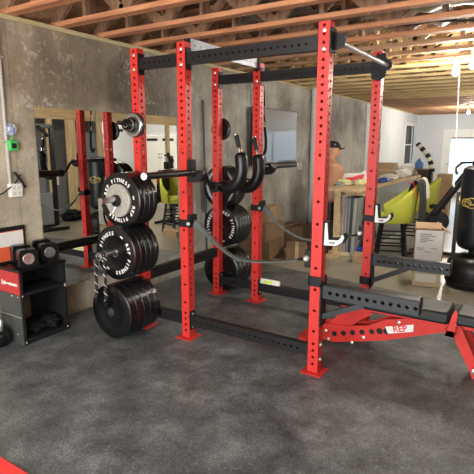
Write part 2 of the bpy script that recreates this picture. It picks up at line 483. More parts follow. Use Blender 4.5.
# left (foundation) wall: poured concrete, then drywall with a window
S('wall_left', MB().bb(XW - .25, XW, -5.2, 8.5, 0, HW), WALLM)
wd = MB(); wy0, wy1, wz0, wz1 = 12.35, 13.45, 1.02, 2.20
wd.bb(XW - .07, XW + .015, 8.5, wy0, 0, HW); wd.bb(XW - .07, XW + .015, wy1, YF + .15, 0, HW)
wd.bb(XW - .07, XW + .015, wy0, wy1, 0, wz0); wd.bb(XW - .07, XW + .015, wy0, wy1, wz1, HW)
S('wall_left_drywall', wd, DRYW)
S('trim_1', MB().bb(XW - .25, XW + .02, -5.2, YF, HW, HW + .035), wood('sill_plate_pine', (0.50, 0.42, 0.24), (0.34, 0.27, 0.14), axis=1))
win = S('window_1', MB().bb(XW - .02, XW + .03, wy0 - .09, wy0, wz0 - .09, wz1 + .09).bb(XW - .02, XW + .03, wy1, wy1 + .09, wz0 - .09, wz1 + .09)
        .bb(XW - .02, XW + .03, wy0, wy1, wz1, wz1 + .09).bb(XW - .02, XW + .05, wy0, wy1, wz0 - .09, wz0)
        .bb(XW - .06, XW - .03, wy0, wy1, (wz0 + wz1) / 2 - .02, (wz0 + wz1) / 2 + .02), TRIMW)
o = MB().bb(XW - .052, XW - .047, wy0, wy1, wz0, wz1).build('glass_pane', GLASS, win)
# far wall with a french door and, further right, white double doors
fw = MB(); dx0, dx1, dz1 = -.33, .62, 2.0; ex0, ex1 = 9.0, 10.9
fw.bb(XW, dx0, YF, YF + .15, 0, HW); gx0, gx1, gz0, gz1 = 3.15, 5.45, .9, 2.1
fw.bb(dx1, gx0, YF, YF + .15, 0, HW); fw.bb(gx1, ex0, YF, YF + .15, 0, HW); fw.bb(gx0, gx1, YF, YF + .15, 0, gz0); fw.bb(gx0, gx1, YF, YF + .15, gz1, HW); fw.bb(ex1, 11.6, YF, YF + .15, 0, HW)
fw.bb(dx0, dx1, YF, YF + .15, dz1, HW); fw.bb(ex0, ex1, YF, YF + .15, dz1, HW)
S('wall_back', fw, DRYW)
def french(n, x0, x1, blind=False):
    d = S('door_%d' % n, MB().bb(x0, x0 + .13, YF, YF + .05, 0.001, dz1).bb(x1 - .13, x1, YF, YF + .05, 0.001, dz1)
          .bb(x0 + .13, x1 - .13, YF, YF + .05, dz1 - .16, dz1).bb(x0 + .13, x1 - .13, YF, YF + .05, .001, .30), TRIMW)
    MB().bb(x0 + .13, x1 - .13, YF + .02, YF + .026, .30, dz1 - .16).build('glass_pane', GLASS, d)
    MB().lathe((x0 + .07, YF - .05, 1.0), (0, 1, 0), [(0, .02), (.02, .03), (.035, .022), (.05, .012)], 14).build('door_knob', STEEL, d)
    return d
d1 = french(1, dx0, dx1)
bl = MB(); bl.bb(dx0 + .14, dx1 - .14, YF - .03, YF - .005, dz1 - .20, dz1 - .155)
for k in range(12): bl.box(((dx0 + dx1) / 2, YF - .018, dz1 - .215 - k * .012), (dx1 - dx0 - .3, .02, .004))
bl.build('blind', mat('dark_bronze_blind', (.12, .10, .09), .5), d1)
w2 = S('window_2', MB().bb(gx0 - .09, gx0, YF - .03, YF + .02, gz0 - .09, gz1 + .09).bb(gx1, gx1 + .09, YF - .03, YF + .02, gz0 - .09, gz1 + .09)
       .bb(gx0, gx1, YF - .03, YF + .02, gz1, gz1 + .09).bb(gx0, gx1, YF - .05, YF + .02, gz0 - .09, gz0)
       .bb((gx0 + gx1) / 2 - .03, (gx0 + gx1) / 2 + .03, YF - .01, YF + .04, gz0, gz1), TRIMW)
MB().bb(gx0, gx1, YF + .05, YF + .056, gz0, gz1).build('glass_pane', GLASS, w2)
for n_, a_, b_ in ((2, ex0, (ex0 + ex1) / 2 - .005), (3, (ex0 + ex1) / 2 + .005, ex1)):
    d = S('door_%d' % n_, MB().bb(a_, b_, YF, YF + .05, .01, dz1 - .01).bb(a_ + .12, b_ - .12, YF - .008, YF, .2, .85).bb(a_ + .12, b_ - .12, YF - .008, YF, .98, 1.6), TRIMW)
    MB().bb(a_ + .14, b_ - .14, YF - .006, YF - .001, 1.74, 1.86).build('dark_pane', BLK, d)
    kx = b_ - .07 if n_ == 2 else a_ + .07
    MB().lathe((kx, YF - .05, 1.0), (0, 1, 0), [(0, .02), (.02, .03), (.035, .022), (.049, .012)], 14).build('door_knob', BLK, d)
    MB().lathe((kx, YF - .02, 1.15), (0, 1, 0), [(0, .02), (.019, .03)], 14).build('deadbolt', BLK, d)
S('trim_2', MB().bb(dx0 - .11, dx0 - .003, YF - .025, YF - .002, 0, dz1 + .1).bb(dx1 + .003, dx1 + .11, YF - .025, YF - .002, 0, dz1 + .1)
  .bb(dx0 - .003, dx1 + .003, YF - .025, YF - .002, dz1 + .003, dz1 + .1), TRIMW)
S('trim_3', MB().bb(ex0 - .11, ex0 - .003, YF - .025, YF - .002, 0, dz1 + .1).bb(ex1 + .003, ex1 + .11, YF - .025, YF - .002, 0, dz1 + .1)
  .bb(ex0 - .003, ex1 + .003, YF - .025, YF - .002, dz1 + .003, dz1 + .1), TRIMW)
S('wall_right', MB().bb(11.5, 11.6, -5.2, YF, 0, HW), DRYW)
S('wall_front', MB().bb(XW, -.5, -5.35, -5.2, 0, HW).bb(3.9, 11.5, -5.35, -5.2, 0, HW).bb(-.5, 3.9, -5.35, -5.2, 2.2, HW).bb(-.5, 3.9, -5.35, -5.2, 0, .2), DRYW)
S('ceiling', MB().bb(XW - .25, 11.6, -5.35, YF + .2, 3.02, 3.06), DECK)
S('wall_left_rim', MB().bb(XW - .25, XW - .2, -5.35, YF + .2, HW + .036, 3.02), J_BROWN)
S('wall_right_rim', MB().bb(11.5, 11.6, -5.35, YF + .2, HW, 3.02), J_BROWN)
S('wall_back_rim', MB().bb(XW - .2, 11.5, YF + .1, YF + .15, HW, 3.02), J_BROWN)
S('wall_front_rim', MB().bb(XW - .2, 11.5, -5.35, -5.3, HW, 3.02), J_BROWN)
# outside ground seen through the glass
S('ground', MB().bb(-12, 22, YF + .2, 30, -.25, -.15), mat('pale_gravel', (.55, .55, .5), .9, var=.2, scale=2))
# partition opposite the mirror: header beam on studs, dark drywall room beyond
S('trim_4', MB().bb(3.96, 4.05, -5.1, 9.2, 2.13, 2.40), HEADR)
stud_y = [-3.2, -1.6, 0.0, 1.2, 2.3, 3.6, 4.09, 4.20, 4.97, 7.42, 9.15]
for i, y in enumerate(stud_y):
    S('trim_%d' % (5 + i), MB().bb(3.96, 4.05, y - .05, y + .05, 0, 2.13), STUD)
S('wall_partition', MB().bb(5.6, 5.68, -5.1, 6.3, 0, HW), DRYD)

# ------------------------------------------------------------------ floor trusses
ORD = ['first', 'second', 'third', 'fourth', 'fifth', 'sixth', 'seventh', 'eighth', 'ninth', 'tenth', 'eleventh', 'twelfth', 'thirteenth',
       'fourteenth', 'fifteenth', 'sixteenth', 'seventeenth', 'eighteenth', 'nineteenth', 'twentieth', 'twenty-first', 'twenty-second',
       'twenty-third', 'twenty-fourth', 'twenty-fifth', 'twenty-sixth', 'twenty-seventh', 'twenty-eighth', 'twenty-ninth', 'thirtieth', 'thirty-first', 'thirty-second']
def truss_meshes(cm, wm):
    x0, x1 = XW - .19, 11.48
    ch = MB().bb(x0, x1, -.045, .045, .0005, .038)
    tp = MB().bb(x0, x1, -.045, .045, .372, .41)
    wb = MB(); x = x0 + .12; up = True
    while x < x1 - .55:
        wb.bar((x, 0, .03 if up else .38), (x + .42, 0, .38 if up else .03), .089, .036, up=(0, 1, 0)); 
        x += .42; up = not up
        if not up: wb.box((x + .02, 0, .205), (.038, .085, .34))
    return ch, tp, wb
protos = {}
ty = -.5695; ti = 0
YS = []
while ty < YF + .02: YS.append(ty); ty += .4805
for i, y in enumerate(YS):
    key = 'o' if y < 2.2 else ('b' if y < 3.6 or y > 8.2 else 'p')
    cm, wm = {'o': (J_ORANGE, WEBM), 'b': (J_BROWN, WEBP), 'p': (J_PALE, WEBP)}[key]
    lab = 'open-web wooden ceiling truss, %s from the near end of the ceiling' % ORD[i]
    if key not in protos:
        t = thing('ceiling_truss', lab, 'ceiling truss', (0, y, HW + .036), 0, 'open-web ceiling trusses')
        c_, t_, w_ = truss_meshes(cm, wm)
        c_.build('bottom_chord', cm, t); t_.build('top_chord', cm, t); w_.build('web_struts', wm, t)
        protos[key] = t
    else:
        t = dup(protos[key], None, (0, y, HW + .036), lab)
# toothed nail plates are part of the near trusses' webs: pressed metal plates at the joints
# foil-faced insulation stuffed between trusses
for j, (x, y, w_, d_) in enumerate([(1.6, 1.58, 1.5, .34), (.95, 2.06, 1.3, .32), (2.6, 2.06, 1.2, .32), (2.3, 2.54, 1.6, .3), (.2, 1.1, .8, .3), (.6, .62, .6, .28)]):
    mb = MB(); rows = []
    for a in range(17):
        r_ = []
        for b in range(7):
            px = x - w_ / 2 + w_ * a / 16; py = y - d_ / 2 + d_ * b / 6
            r_.append((px, py, 2.80 + .07 * noise.noise(Vector((px * 6, py * 7, j))) - .05 * math.sin(PI * b / 6)))
        rows.append(r_)
    mb.quad_grid(rows)
    lb = ['crinkled silver insulation sheet in the bay above the pull-up bar', 'crinkled silver insulation sheet above the logo crossmember',
          'crinkled silver insulation sheet above the right end of the rack', 'crinkled silver insulation sheet beyond the pull-up bar',
          'small dark crinkled sheet between trusses above the rack middle', 'smallest dark crinkled sheet between trusses left of the rack'][j]
    tag(mb.build('insulation_sheet', FOIL if j < 4 else FOILD, solid=.006), lb, 'insulation', 'insulation sheets between ceiling trusses')
# cables stapled along the trusses
tag(MB().tube(smooth([(.9, 1.46, 2.66), (1.3, 1.50, 2.63), (1.6, 1.55, 2.66), (1.9, 1.50, 2.64), (2.3, 1.52, 2.665)]), .013, 8)
    .tube(smooth([(.9, 1.52, 2.66), (1.4, 1.54, 2.65), (1.8, 1.58, 2.62), (2.3, 1.57, 2.66)]), .010, 8).build('cable_bundle', BLK2),
    'black cables drooping between the ceiling trusses right of the front upright', 'cable')
tag(MB().tube([(.9, 3.1, 2.56), (1.2, 3.12, 2.555), (1.6, 3.1, 2.56), (2.4, 3.13, 2.565)], .009, 8).build('cable', mat('yellow_cable', (.7, .5, .1), .5)),
    'thin yellow cable stapled under the ceiling trusses beyond the rack', 'cable')

# ------------------------------------------------------------------ rubber flooring and mats
mb = MB(); mb.prism([(-1.27, -4.9), (3.3, -4.9), (3.3, 2.0), (2.0, 2.12), (.7, 2.33), (-.72, 2.53), (-1.27, 2.55)], (0, 0, .001), (1, 0, 0), (0, 1, 0), .011)
tag(mb.build('rubber_flooring', RUBM), 'dusty black pebbled rubber flooring under the whole rack', 'rubber floor')
tag(MB().bb(-1.1, .42, -2.75, -1.785, .0125, .022).build('exercise_mat', REDMAT, bevel=.003), 'bright red mat on the rubber floor in the near left corner', 'mat')
Z0 = .012

# ------------------------------------------------------------------ mirror and wall fittings
mr = thing('wall_mirror', 'large frameless mirror on the concrete wall behind the rack', 'mirror', (XW, .5, .29))
MB().bb(.001, .004, -.914, .95, 0, 1.63).build('backing_board', BLK2, mr)
MB().bb(.0045, .008, -.914, .95, 0, 1.63).build('mirror_glass', MIRR, mr)

tv = thing('television', 'large flat black television mounted on the concrete wall', 'television', (XW + .1, 3.77, 1.30))
MB().bb(-.03, .0, -.735, .735, 0, .85).build('housing', BLK, tv, bevel=.006)
MB().bb(.0005, .003, -.715, .715, .03, .835).build('screen', SCREEN, tv)
MB().bb(-.098, -.031, -.2, .2, .25, .6).build('wall_bracket', BLK2, tv)
MB().bb(.0005, .0035, -.02, .02, .008, .014).build('badge', ZINC, tv)

cb = thing('conduit', 'grey vertical conduit pipe running down the wall at left edge', 'conduit', (XW + .016, -.69, 1.27))
MB().cyl((0, 0, 0), (0, 0, 1.29), .014, 14).build('pipe', PIPE, cb)
MB().bb(-.015, .012, -.03, .03, .35, .365).bb(-.015, .012, -.03, .03, 1.0, 1.015).build('pipe_clip', ZINC, cb)
ob = thing('outlet_box', 'white square outlet box below the conduit on the left wall', 'outlet', (XW, -.655, 1.18))
MB().bb(.001, .045, -.055, .055, 0, .11).build('box_body', PLASW, ob, bevel=.006)
sk = MB()
for yy in (-.022, .022):
    for zz in (.03, .075): sk.bb(.0455, .048, yy - .014, yy + .014, zz - .013, zz + .013)
sk.build('socket', mat('ivory_plastic', (.62, .6, .54), .4), ob)
tag(MB().tube([(XW + .03, -.655, 1.38), (XW + .035, -.60, 1.31), (XW + .04, -.57, 1.25)], .011, 10).tube([(XW + .03, -.6, 1.36), (XW + .035, -.66, 1.29), (XW + .05, -.78, 1.22), (XW + .05, -.95, 1.17)], .006, 8)
    .build('extension_cable', BLK2), 'black power cord and plug hanging over the white outlet box', 'cord')
gt = thing('tape_measure', 'bright green tape tool hanging on the conduit', 'tape measure', (XW + .05, -.66, 1.555))
MB().bb(-.018, .018, -.04, .04, 0, .085).build('case', GREENP, gt, bevel=.01)
MB().bb(.0185, .021, -.02, .02, .02, .06).build('face', BLK2, gt)
MB().cyl((0, -.01, .085), (0, .005, .12), .006, 8).build('hook', GREENP, gt)
tag(MB().lathe((XW + .034, -.66, 1.725), (1, 0, 0), [(0, .045), (.008, .05), (.016, .045)], 24).lathe((XW + .051, -.66, 1.725), (1, 0, 0), [(0, .028), (.008, .02)], 16)
    .build('medallion', mat('blue_white_enamel', (.12, .16, .42), .4, col2=(.7, .72, .76), scale=40)), 'round blue and white disc hanging above the green tape tool', 'disc')
ou = thing('outlet_box', 'small white outlet box beside the television on the far concrete wall', 'outlet', (XW, 4.81, 1.17))
MB().bb(.001, .05, -.06, .06, 0, .13).build('box_body', PLASW, ou, bevel=.006)
MB().bb(.0505, .053, -.02, .02, .03, .1).build('socket', ZINC, ou)
pp = thing('drain_pipe', 'tall pale vertical pipe on the concrete wall right of the television', 'pipe', (XW + .055, 5.3, 0))
MB().cyl((0, 0, .001), (0, 0, HW + .3), .05, 20).build('pipe', PALEPIPE, pp)
MB().cyl((0, 0, 1.2), (0, 0, 1.28), .056, 20).build('coupling', PALEPIPE, pp)

# hanging light bulbs
for i, (x, y, z, p) in enumerate(BULBS):
    lab = ['left bare bulb of the glowing pair beyond the rack', 'right bare bulb of the glowing pair beyond the rack', 'bare bulb behind the camera over the near floor',
           'bare bulb under the trusses right of the rack', 'added unseen bulb above the far workbench end', 'added unseen bulb beyond the stud partition', 'added unseen bulb brightening the double doors', 'added unseen bulb brightening the far end above the sideboard'][i]
    t = thing('light_bulb', lab, 'light bulb', (x, y, z - .01), 0, 'bare ceiling bulbs')
    MB().cyl((0, 0, .03), (0, 0, .1445 if i != 2 else .558), .028 if i != 2 else .012, 14).build('socket', PLASW, t)
    MB().lathe((0, 0, .03), (0, 0, -1), [(0, .014), (.02, .02), (.05, .032), (.07, .030), (.085, .018), (.09, 0)], 18).build('glass_bulb', LIT, t)
tag(MB().cyl((1.43, 3.755, 1.13), (1.37, 3.755, 2.606), .004, 6).lathe((1.43, 3.755, 1.07), (0, 0, 1), [(0, .004), (.01, .012), (.04, .009), (.06, .003)], 10).build('pull_cord', mat('white_cord', (.85, .82, .75), .8)),
    'long white pull cord hanging from the ceiling beside the glass door', 'pull cord')

# ================================================================== POWER RACK
W_, D1, D2, H = 1.1326, .485, 1.147, 2.362
rack = thing('power_rack', 'six-post red power rack with black crossmembers and weight storage', 'power rack', (0, 0, Z0))
PX, PY = Vector((1, 0, 0)), Vector((0, 1, 0)); PZ = Vector((0, 0, 1))
UPZ = [z for z in [.06 + .0508 * k for k in range(4)]] + [.305 + .1524 * k for k in range(9)] + [1.61 + .0508 * k for k in range(15)]
ALLZ = [.06 + .0508 * k for k in range(45)]
NPL = {}
posts = {'A': (-D1, 0), 'B': (0, 0), 'E': (D2, 0), 'C': (-D1, W_), 'D': (0, W_), 'F': (D2, W_)}
first = None
for nme, (x, y) in posts.items():
    if first is None:
        first = MB().htube((0, 0, .008), PZ, PX, H - .018, .0762, .0762, ALLZ, UPZ).build('upright', RED, rack)
        first.location = (x, y, 0)
        MB().bb(-.076, .082, -.085, .075, .0005, .008).build('foot_plate', RED, first, bevel=.002)
        bo = MB()
        for zz in (.10, .21):
            bo.lathe((.0385, 0, zz), (1, 0, 0), [(0, .015), (.003, .015), (.004, .011), (.012, .011), (.014, .006)], 12)
            bo.lathe((-.0385, 0, zz), (-1, 0, 0), [(0, .015), (.003, .015), (.004, .011), (.012, .011), (.014, .006)], 12)
        for zz in (2.19, 2.30): bo.lathe((0, -.0385, zz), (0, -1, 0), [(0, .014), (.003, .014), (.006, .008)], 12)
        bo.build('bolts', ZINC, first)
        lbm = MB()
        merge(lbm, text_mb('REP', .016, frame((0, -.0385, 1.562), (1, 0, 0), (0, 0, 1))))
        lbm.build('lettering', mat('dark_print', (.12, .012, .012), .5), first)
        up0 = first
    else:
        dup(first, rack, (x, y, 0))
# crossmembers along X (near row and far row), bottom and top
def xmember(name, x0, x1, y, zc, h=.076, thk=.05, m_=BLK, pr=None):
    L = x1 - x0; hs = [.06 + .0508 * k for k in range(int((L - .1) / .0508) + 1)]
    o = MB().htube((x0, y, zc), PX, PY, L, thk, h, hs, [], r=.0085).build(name, m_, rack)
    return o
for y in (0, W_):
    for x0, x1 in ((-D1, 0), (0, D2)):
        a, b = x0 + .046, x1 - .046
        xmember('top_crossmember', a, b, y, 2.232, .088)
        c_ = xmember('bottom_crossmember', a, b, y, .155, .088)
        for xx, sgn in ((x0 + .0385, 1), (x1 - .0385, -1)):
            for zc in (2.232, .155):
                MB().bb(min(xx, xx + sgn * .007), max(xx, xx + sgn * .007), y - .034, y + .034, zc - .08, zc + .08).build('gusset_plate', BLK2, rack)
# storage end crossmember between the two rear uprights
MB().htube((-D1, .046, .465), PY, PX, W_ - .092, .05, .095, [.06 + .0508 * k for k in range(19)], [], r=.0085).build('rear_crossmember', BLK, rack)
# nameplate crossmember
npx = MB().htube((0, .046, 2.35), PY, PX, W_ - .092, .02, .088, [.08 + .0762 * k for k in range(13)], [], r=.010).build('nameplate', NAMEP, rack)
MB().bb(-.03, .03, .0387, .0455, 2.28, 2.39).bb(-.03, .03, W_ - .0455, W_ - .0387, 2.28, 2.39).build('plate_bracket', BLK2, npx)
# pull-up bar on the front uprights
pb = MB().cyl((D2 + .075, .035, 2.235), (D2 + .075, W_ - .035, 2.235), .017, 18).build('pull_up_bar', mat('satin_bar_steel', (.62, .62, .62), .3, .35), rack)
for y, s_ in ((0, 1), (W_, -1)):
    MB().prism([(-.045, -.075), (.045, -.075), (.055, .0), (.045, .075), (-.045, .075)], (D2 + .0385, y, 2.24), (0, 1, 0), (0, 0, 1), .01)\
        .prism([(.0, -.055), (.06, -.035), (.07, 0), (.06, .035), (0, .055)], (D2 + .048, y + s_ * .03 + .005, 2.24), (1, 0, 0), (0, 0, 1), .01)\
        .build('bar_flange', BLK2, pb)
MB().prism([(-.045, -.10), (.02, -.12), (.07, -.09), (.085, -.03), (.12, -.02), (.12, .01), (.085, .02), (.06, .10), (-.01, .085), (-.05, .03)], (D2, W_ - .0387, 2.235), (1, 0, 0), (0, 0, 1), .008).build('bar_flange', BLK2, pb)
# weight pegs on the rear uprights
pegs = []
for y, s_ in ((0, -1), (W_, 1)):
    for z, L in ((1.765, .20), (1.163, .42), (.739, .42), (.255, .366)):
        pg = MB().cyl((-D1, y + s_ * .046, z), (-D1, y + s_ * (.038 + L), z), .0245 if L > .3 else .0165, 20)
        o = pg.build('weight_peg', STEEL if L > .3 else BLK, rack)
        MB().bb(-D1 - .034, -D1 + .034, min(y + s_ * .0385, y + s_ * .0455), max(y + s_ * .0385, y + s_ * .0455), z - .06, z + .06).build('peg_plate', BLK2, o)
for o in list(bpy.data.objects):
    if o.parent == rack and o.name.startswith(('weight_peg', 'top_cross', 'bottom_cross')): pass

# ------------------------------------------------------------------ bumper plates
def bumper_mesh(r, t, recess=True):
    pr = [(0, .026), (0, .05), (.004, .052), (.004, r * .58), (.0, r * .62), (0, r * .955), (.006, r), (t - .006, r), (t, r * .955), (t, r * .62), (t - .004, r * .58), (t - .004, .052), (t, .05), (t, .026)]
    return pr
def ring_text(txt, rad, size, a0, step, mb=None, ysurf=-.0012):
    mb = mb or MB()
    for k, ch in enumerate(txt):
        if ch == ' ': continue
        a = a0 - k * step           # angle measured in the xz plane, clockwise seen from -Y
        c = Vector((math.cos(a) * rad, ysurf, math.sin(a) * rad))
        up = Vector((math.cos(a), 0, math.sin(a))); right = Vector((math.sin(a), 0, -math.cos(a)))
        merge(mb, text_mb(ch, size, frame(c, right, up), ext=.0008, bold=.0012))
    return mb
def plate(x, y, z, r, t, label, text=None, tr=0, group=None, m_=RUB, hub=.032, silver=False):
    T = thing('bumper_plate' if not silver else 'iron_plate', label, 'weight plate', (x, y, z + Z0 * 0), 0, group)
    # axis towards +Y, front face at y, bore slides over the peg
    if silver:
        pr = [(0, .026), (0, .045), (.008, .05), (.008, r * .82), (0, r * .86), (0, r * .97), (.004, r), (t, r), (t, .026)]
    else: pr = bumper_mesh(r, t)
    b = MB().lathe((0, 0, 0), (0, 1, 0), pr + [pr[0]], 48, cap=False).build('plate_body', m_, T)
    if not silver:
        MB().lathe((0, -.001, 0), (0, 1, 0), [(0, .0255), (0, .036), (t * .3, .036), (t * .3, .0255), (0, .0255)], 28, cap=False).build('steel_hub', STEEL, T)
    if text:
        mb = MB()
        ring_text('REP FITNESS', r * .72, .042, math.radians(135 + tr), math.radians(11.5), mb)
        ring_text('REP FITNESS', r * .72, .042, math.radians(-45 + tr), math.radians(11.5), mb)
        for aa in (163, -17):
            a = math.radians(aa + tr); c = Vector((math.cos(a) * r * .72, -.0012, math.sin(a) * r * .72))
            mb.box(c, (.03, .0015, .012), Matrix.Rotation(-(a - PI / 2), 3, 'Y'))
        mb.build('lettering', WHITE, T)
    if silver:
        mb = MB()
        for k in range(31):
            a = math.radians(-30 - k * 11); c = Vector((math.cos(a) * r * .66, .0075, math.sin(a) * r * .66)); mb.box(c, (.006, .002, .012), Matrix.Rotation(-(a - PI / 2), 3, 'Y'))
        mb.build('raised_marks', STEEL, T)
    return T
def stack(x, z, y0, ts, labs, tr=0, text_first=True, r=.225, group=None, text_all=False):
    y = y0
    for k, t in enumerate(ts):
        plate(x, y, z, r, t, labs % (['outermost', 'second from outside', 'third from outside', 'fourth from outside', 'innermost'][k] if k < len(ts) - 1 else 'innermost'),
              text=(k == 0 and text_first), tr=tr, group=group)
        y += t + .0015
X_ = -D1
stack(X_, 1.163, -.258, [.052, .052, .052, .052], 'black bumper plate on upper near storage peg, %s', tr=28, group='bumper plates on near storage pegs')
plate(X_, -.284, 1.163, .135, .024, 'small worn silver iron plate in front of upper near bumper plates', m_=IRON, silver=True)
stack(X_, .739, -.334, [.062, .058, .055, .055, .05], 'black bumper plate on middle near storage peg, %s', tr=75, group='bumper plates on near storage pegs')
stack(X_, .255, -.406, [.075, .075, .07, .07, .06], 'thick black bumper plate on lowest near storage peg, %s', text_first=False, group='bumper plates on near storage pegs')
stack(X_, 1.163, W_ + .05, [.055, .055, .055], 'black bumper plate on upper far storage peg, %s', text_first=False, group='bumper plates on far storage pegs')
stack(X_, .739, W_ + .05, [.06, .06, .055, .055, .05], 'black bumper plate on middle far storage peg, %s', tr=-60, group='bumper plates on far storage pegs')
stack(X_, .255, W_ + .05, [.075, .075, .07, .07], 'thick black bumper plate on lowest far storage peg, %s', text_first=False, group='bumper plates on far storage pegs')
cl_ = thing('peg_collar', 'black locking collar on the upper near peg before the silver plate', 'collar', (X_, -.31, 1.163))
MB().lathe((0, 0, 0), (0, 1, 0), [(0, .0255), (0, .045), (.004, .048), (.022, .048), (.025, .044), (.025, .0255), (0, .0255)], 24, cap=False).build('ring', BLK2, cl_)
MB().bar((0, .012, -.045), (-.03, .0, -.10), .012, .008).build('lever', STEEL, cl_)
# small change plates on the top pegs
def small(x, y, z, r, t, m_, label, name='change_plate'):
    T = thing(name, label, 'weight plate', (x, y, z), 0, 'small plates on the top pegs')
    MB().lathe((0, 0, 0), (0, 1, 0), [(0, .016), (0, .03), (.003, .032), (.003, r * .75), (0, r * .8), (0, r * .95), (.003, r), (t, r), (t, .016), (0, .016)], 32, cap=False).build('plate_body', m_, T)
    MB().lathe((0, -.002, 0), (0, 1, 0), [(0, .0155), (0, .024), (.004, .024), (.004, .0155), (0, .0155)], 20, cap=False).build('hub_ring', CHROME, T)
small(X_, -.062, 1.765, .10, .02, BLK, 'widest black change plate, innermost on top near peg')
small(X_, -.086, 1.765, .095, .02, SPLATE, 'shiny silver change plate on top near peg')
small(X_, -.110, 1.765, .062, .02, RUB, 'medium black change plate on top near peg')
small(X_, -.134, 1.765, .052, .02, CHROME, 'smaller chrome change plate on top near peg')
small(X_, -.158, 1.765, .046, .02, RUB, 'smallest black change plate, outermost on top near peg')
small(X_, W_ + .05, 1.765, .115, .03, RUB, 'black change plate alone on top far peg')

# rope attachment hung on the middle near peg
rp = thing('tricep_rope', 'black and white twisted rope attachment hanging on middle storage peg', 'rope', (X_, -.44, .739))
MB().lathe((0, -.06, 0), (0, 1, 0), [(0, .031), (.0, .0255), (.05, .0255), (.05, .031), (0, .031)], 18, cap=False).build('clip_ring', CHROME, rp)
ROPEM = mat('rope_black_fibre', (.012, .012, .012), .8)
for s_, x1, zb in ((-1, -.085, -.36), (1, .03, -.37)):
    pts = [(x1 * .15, -.03, .03), (x1 * .4 + s_ * .018, -.03, .0), (x1 * .7 + s_ * .012, -.035, -.12), (x1 * .9, -.035, -.25), (x1, -.035, zb)]
    P3 = []
    for k in range(len(pts) - 1):
        for q in range(6): P3.append(Vector(pts[k]).lerp(Vector(pts[k + 1]), q / 6))
    P3.append(Vector(pts[-1]))
    rs = MB().tube(P3, .013, 10).build('rope_strand', ROPEM, rp)
    sp = MB(); hel = [[] for _ in range(2)]
    L_ = 0
    for k in range(70):
        t = k / 69 * (len(P3) - 1); i0 = min(int(t), len(P3) - 2); p = P3[i0].lerp(P3[i0 + 1], t - i0)
        for h in range(2):
            a = k * .62 + h * PI
            hel[h].append(p + Vector((math.cos(a) * .0125, math.sin(a) * .0125, 0)))
    sp.tube(hel[0], .0028, 5)
    sp.build('white_twist', WHITE, rs)
    MB().lathe((x1, -.035, zb), (0, 0, -1), [(-.01, .013), (0, .022), (.035, .022), (.045, .015)], 16).build('rubber_end', RUB, rs)

# ------------------------------------------------------------------ J-cups
def jcup(x, y, z, label, side=1, hgt=.17, dep=.14, white=True, band=False):
    # mounted on the +X face (x = face), opens upward, lip away from the post
    T = thing('j_cup', label, 'j-cup', (x, y, z), 0, 'j-cups on the uprights')
    wy_ = .036 if white else .024
    MB().bb(.001, .013, -wy_, wy_, 0, hgt).build('back_plate', BLK2, T, bevel=.003)
    MB().prism([(.001, -.056), (.10, -.052), (.14, -.026), (.157, .012), (.148, .040), (.128, .034), (.118, .006), (.048, -.004), (.04, hgt * .5), (.036, hgt), (.001, hgt)], (0, -.030, 0), (1, 0, 0), (0, 0, 1), -.060).build('side_plate', BLK2, T)
    arm = MB().prism([(.013, -.05), (.10, -.045), (.135, -.02), (.15, .012), (.142, .034), (.132, .03), (.125, .008), (.11, -.008), (.042, -.012), (.034, hgt * .5), (.03, hgt - .01), (.016, hgt - .01)], (0, -.036, 0), (1, 0, 0), (0, 0, 1), -.072)
    arm.build('liner', PLASW if white else BLK, T)
    if band: MB().bb(-.086, .001, -.047, -.0395, -.045, .01).bb(-.086, -.0785, -.0395, .0395, -.045, .01).build('band', BLK2, T)
    if white:
        text_mb('REP', .024, frame((.07, -.0365, -.03), (1, 0, 0), (0, 0, 1)), bold=.0008).build('lettering', mat('dark_letter', (.03, .03, .03), .6), T)
    return T
jcup(D2 + .0385, 0, 1.0, 'white lined j-cup on the front near upright', hgt=.11)
jcup(D2 + .0385, W_, 1.0, 'white lined j-cup on the front far upright', hgt=.11, band=True)
jcup(.0385, 0, 1.375, 'black j-cup holding the near end of the squat bar', hgt=.12, dep=.12, white=False)
jcup(.0385, W_, 1.375, 'black j-cup holding the far end of the squat bar', hgt=.12, dep=.12, white=False)

# ------------------------------------------------------------------ safety squat bar
bar = thing('safety_squat_bar', 'black padded safety squat bar racked across the middle uprights', 'barbell', (.1, 0, 1.396))
MB().cyl((0, -.575, 0), (0, -.085, 0), .025, 24).build('sleeve', mat('satin_black_sleeve', (.03, .03, .032), .28, .5), bar)
MB().cyl((0, W_ + .085, 0), (0, 1.78, 0), .025, 24).build('sleeve', MATS['satin_black_sleeve'], bar)
MB().lathe((0, -.576, 0), (0, -1, 0), [(0, .026), (.008, .026), (.012, .018), (.012, 0)], 20, cap=False).build('end_cap', mat('bright_cap', (.85, .85, .82), .3, .3), bar)
MB().lathe((0, 1.781, 0), (0, 1, 0), [(0, .026), (.008, .026), (.012, .018), (.012, 0)], 20, cap=False).build('end_cap', MATS['bright_cap'], bar)
for yy in (-.085, W_ + .045):
    MB().cyl((0, yy, 0), (0, yy + .04, 0), .034, 24).build('collar', BLK, bar)
sh = [(0, -.05, 0), (0, .06, 0), (0, .10, -.005), (-.01, .15, -.035), (-.03, .21, -.10), (-.04, .25, -.13), (-.045, .30, -.14), (-.045, .85, -.14), (-.04, .90, -.13), (-.03, .94, -.10), (-.01, 1.0, -.035), (0, 1.05, -.005), (0, 1.09, 0), (0, W_ + .05, 0)]
MB().tube(sh, .0155, 14).build('shaft', BLK, bar)
MB().tube([(-.045, .31, -.14), (-.045, .845, -.14)], .042, 20).build('neck_pad', VINYL, bar)
for yy in (.31, .84):
    MB().lathe((-.045, yy - .012, -.14), (0, 1, 0), [(0, .03), (0, .046), (.024, .046), (.024, .03)], 22).build('pad_ring', BLK2, bar)
